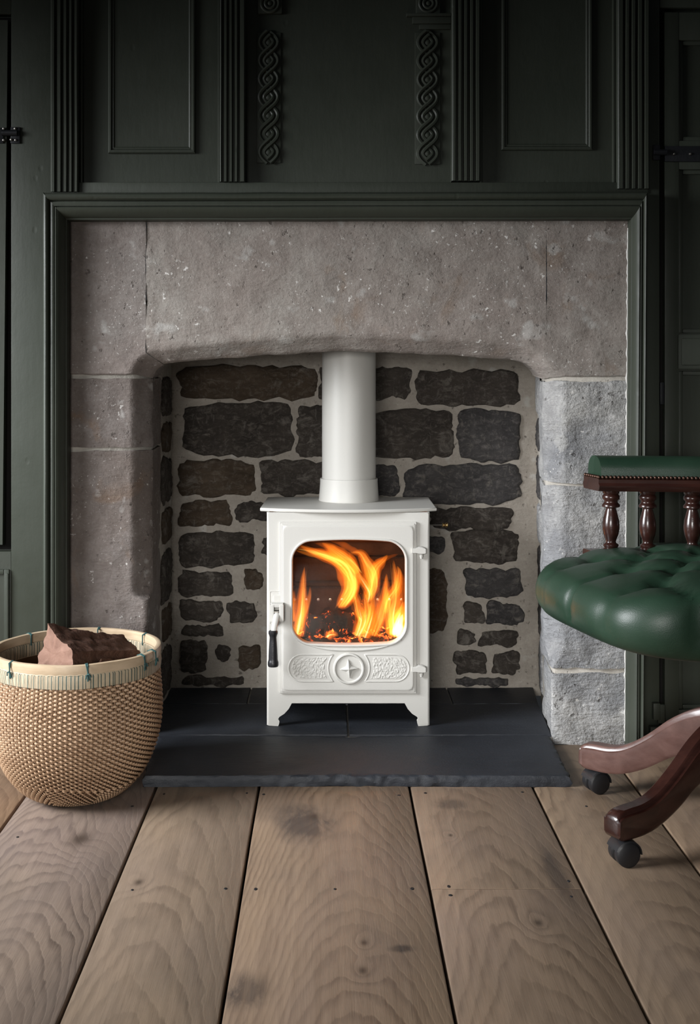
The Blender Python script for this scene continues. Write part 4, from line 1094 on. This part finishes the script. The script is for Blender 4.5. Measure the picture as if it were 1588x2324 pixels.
# arm rail: far arm, round the back, near arm (the rest is outside the picture)
ctrl = [P(1340, 1035, 2.590), P(1470, 1035, 2.578), P(1588, 1035, 2.566)]
rail = [(X(1341, 2.590), 2.590), (X(1470, 2.575), 2.575), (X(1600, 2.560), 2.560), (.97, 2.555), (1.09, 2.50), (1.15, 2.38), (1.14, 2.26), (1.07, 2.17), (.98, 2.13), (.86, 2.10)]
rp = [Vector((p.x, p.y)) for p in smooth_path([(x, y, 0) for x, y in rail], 10)]
def sweep(prof, nm, mat, parent, path=rp, ang=40, endr=0.0):
    rings = []; m = len(path)
    for i in range(m):
        t = (path[min(i+1, m-1)]-path[max(i-1, 0)]).normalized(); nrm = Vector((t.y, -t.x))   # towards the sitter/camera side
        sc = 1.0
        sk = .34*max(0, 1-i/9)              # the front end is cut at a slant
        rings.append([(path[i].x+nrm.x*u+t.x*u*sk, path[i].y+nrm.y*u+t.y*u*sk, z) for u, z in prof])
    if endr:
        for e, (i0, sg) in enumerate(((0, 1), (m-1, -1))):
            t = (path[1]-path[0]).normalized() if i0 == 0 else (path[-1]-path[-2]).normalized()
            ext = []
            c = sum(z for _, z in prof)/len(prof)
            for k in (1, 2, 3, 4):
                a = k/4*math.pi/2; off = -sg*endr*math.sin(a); s = 1-(1-math.cos(a))*endr/.03*.8
                nrm = Vector((t.y, -t.x))
                ext.append([(path[i0].x+t.x*(off+u*s*(.34 if i0 == 0 else 0))+nrm.x*u*s, path[i0].y+t.y*(off+u*s*(.34 if i0 == 0 else 0))+nrm.y*u*s, c+(z-c)*s) for u, z in prof])
            if i0 == 0: rings = ext[::-1]+rings
            else: rings = rings+ext
    return MB().loft(rings).build(nm, mat, parent, ang)
zt_ = Z(1034, 2.58); zl = Z(1084, 2.58); zb_ = Z(1112, 2.58)
pad = []
for k in range(17):
    a = math.pi*k/16; pad.append((.036*math.cos(a)*1.0 if abs(math.cos(a)) < .99 else .036*math.cos(a), zl+.010+(zt_-zl-.010)*max(0, math.sin(a))**.72))
pad = [(.036, zl+.004)]+pad+[(-.036, zl+.004)]
arm_rail = sweep([(.039, zb_+.004), (.041, zb_+.012), (.036, zb_+.018), (.037, zl-.002), (.033, zl+.002), (-.033, zl+.002), (-.037, zl-.002), (-.036, zb_+.018), (-.041, zb_+.012), (-.039, zb_+.004), (-.036, zb_), (.036, zb_)], 'arm_rail', MAHOG, chair, ang=30)
sweep([(u*.97, z) for u, z in pad], 'arm_pad', LEATHER, arm_rail, [rp[0]+(rp[1]-rp[0]).normalized()*.012]+rp[1:-1]+[rp[-1]], 70, endr=.022)
sd0 = None; cum = 0; stp = .0085; k_ = 0
def put_stud(x, y, z):
    global sd0
    if sd0 is None:
        sd0 = MB(); bm = bmesh.new(); bmesh.ops.create_uvsphere(bm, u_segments=10, v_segments=6, radius=.0042); sd0 = sd0.bm(bm).build('nail_stud', STUD, arm_rail); q = sd0
    else: q = sd0.copy(); C.objects.link(q); q.parent = arm_rail
    q.location = (x, y, z)
pos = .013; i = 0
while pos < .36:
    acc = 0
    for j in range(len(rp)-1):
        L = (rp[j+1]-rp[j]).length
        if acc+L >= pos:
            t = (rp[j+1]-rp[j]).normalized(); p = rp[j]+t*(pos-acc); put_stud(p.x+t.y*.0365, p.y-t.x*.0365, zl+.0035); break
        acc += L
    pos += .0086
t = (rp[1]-rp[0]).normalized()
for k in range(7): u = -.030+.010*k; put_stud(rp[0].x+t.y*u+t.x*(.34*u+.001), rp[0].y-t.x*u+t.y*.34*u, zl+.0035)
zs1 = Z(1252, 2.58)
sweep([(.040, zs1-.022), (.043, zs1-.018), (.043, zs1-.004), (.038, zs1), (-.038, zs1), (-.043, zs1-.004), (-.043, zs1-.018), (-.040, zs1-.022)], 'seat_rail', MAHOG, chair, ang=30)
Hs = zb_-zs1
spf = [(.0165, 0), (.0178, .012), (.0178, .045), (.0140, .065), (.0168, .085), (.0168, .115), (.0120, .14), (.0108, .165), (.0125, .20), (.0165, .28), (.0188, .37), (.0190, .43), (.0175, .52), (.0140, .62), (.0112, .69), (.0112, .705), (.0195, .725), (.0200, .755), (.0165, .785), (.0150, .80), (.0150, .83), (.0190, .855), (.0195, .90), (.0160, .93), (.0185, .95), (.0190, 1.0)]
spin = None; tot = sum((rp[j+1]-rp[j]).length for j in range(len(rp)-1))
sp_s = [X(1385, 2.59)-rp[0].x, X(1469, 2.58)-rp[0].x, X(1570, 2.57)-rp[0].x]
k = 3
while sp_s[-1]+.095 < tot-.03: sp_s.append(sp_s[-1]+.095)
for s in sp_s:
    acc = 0
    for j in range(len(rp)-1):
        L = (rp[j+1]-rp[j]).length
        if acc+L >= s:
            p = rp[j]+(rp[j+1]-rp[j])*((s-acc)/L); break
        acc += L
    if spin is None:
        spin = MB().lathe([(r*.98, h_*Hs) for r, h_ in spf], (0, 0, 0), 24).build('spindle', MAHOG, chair, 50); q = spin
    else:
        q = spin.copy(); C.objects.link(q); q.parent = chair; q.matrix_parent_inverse = spin.matrix_parent_inverse.copy()
    q.location = (p.x, p.y, zs1)
# pedestal
MB().lathe([(.030, .30), (.030, .395), (.075, .398), (.075, .402)], (HX, HY, 0), 24).build('column', IRON, chair)
MB().lathe([(.02, .115), (.05, .12), (.058, .15), (.058, .20), (.05, .24), (.035, .26), (.034, .31)], (HX, HY, 0), 28).build('hub', MAHOG, chair)
R_ = .327
castpos = [(.603, 2.628), (.568, 2.240)]
a0 = math.atan2(castpos[0][1]-HY, castpos[0][0]-HX)
angs = [math.atan2(castpos[0][1]-HY, castpos[0][0]-HX), math.atan2(castpos[1][1]-HY, castpos[1][0]-HX)]
mid = (angs[0]+(angs[1] % (2*math.pi)))/2
angs += [angs[0]-math.radians(72), angs[1]+math.radians(72), angs[0]-math.radians(144)]
for k, an in enumerate(angs):
    rl = math.hypot(castpos[k][0]-HX, castpos[k][1]-HY) if k < 2 else R_
    ca_, sa_ = math.cos(an), math.sin(an); tr = Vector((-sa_, ca_))
    # spine of the leg from the hub outward: (distance, z centre, half height)
    sp = [(.03, .195, .046), (.08, .192, .046), (.14, .165, .042), (.20, .122, .036), (.25, .094, .031), (.29, .083, .029), (rl, .081, .0285), (rl+.022, .080, .026), (rl+.033, .079, .017), (rl+.036, .078, .006)]
    sps = smooth_path([(a, b, c) for a, b, c in sp], 5); rings = []
    for v in sps:
        cx_, cz_, hh = v.x, v.y, max(v.z, .003); hw = .0205 if hh > .02 else .0205*hh/.02+.002
        sec = [(-hw, -hh*.8), (-hw*.8, -hh), (hw*.8, -hh), (hw, -hh*.8), (hw, hh*.62), (hw*.82, hh*.70), (hw*.74, hh*.88), (hw*.55, hh), (-hw*.55, hh), (-hw*.74, hh*.88), (-hw*.82, hh*.70), (-hw, hh*.62)]
        rings.append([(HX+ca_*cx_+tr.x*u, HY+sa_*cx_+tr.y*u, cz_+w_) for u, w_ in sec])
    leg = MB().loft(rings).build('leg', MAHOG2 if k == 0 else MAHOG, chair, 40)
    cpx, cpy = HX+ca_*rl, HY+sa_*rl
    ct = MB().tube([(cpx, cpy, .046), (cpx, cpy, .056)], .010, 12).build('caster_stem', STEEL, leg)
    ax = Vector((.30, -.95, 0)) if k != 1 else Vector((.22, -.97, 0)); ax.normalize()
    def disc(c, r, h0, h1, nm, mat, par):
        e2 = Vector((0, 0, 1)); e1 = ax.cross(e2); prf = [(.0001, h0), (r*.86, h0), (r, h0+(h1-h0)*.15), (r, h1-(h1-h0)*.15), (r*.86, h1), (.0001, h1)]
        rings = [[(c+ax*h_+e1*(rr*math.cos(2*math.pi*i/28))+e2*(rr*math.sin(2*math.pi*i/28)))[:] for i in range(28)] for rr, h_ in prf]
        return MB().loft(rings).build(nm, mat, par, 40)
    c = Vector((cpx, cpy, .0242))
    disc(c, .024, .004, .022, 'wheel', PLASTIC, leg); disc(c, .024, -.022, -.004, 'wheel', PLASTIC, leg)
    # hood over the wheels
    e2 = Vector((0, 0, 1)); e1 = ax.cross(e2); rows = []
    for q in range(15):
        th = math.radians(20+160*q/14)
        rows.append([(c+ax*h_+e1*(rr*math.cos(th))+e2*(rr*math.sin(th)))[:] for rr, h_ in ((.0246, -.0225), (.0275, -.021), (.0280, 0), (.0275, .021), (.0246, .0225), (.0246, 0))])
    MB().loft(rows).build('caster_hood', PLASTIC, leg, 40)
print('verts', sum(len(m.vertices) for m in bpy.data.meshes))
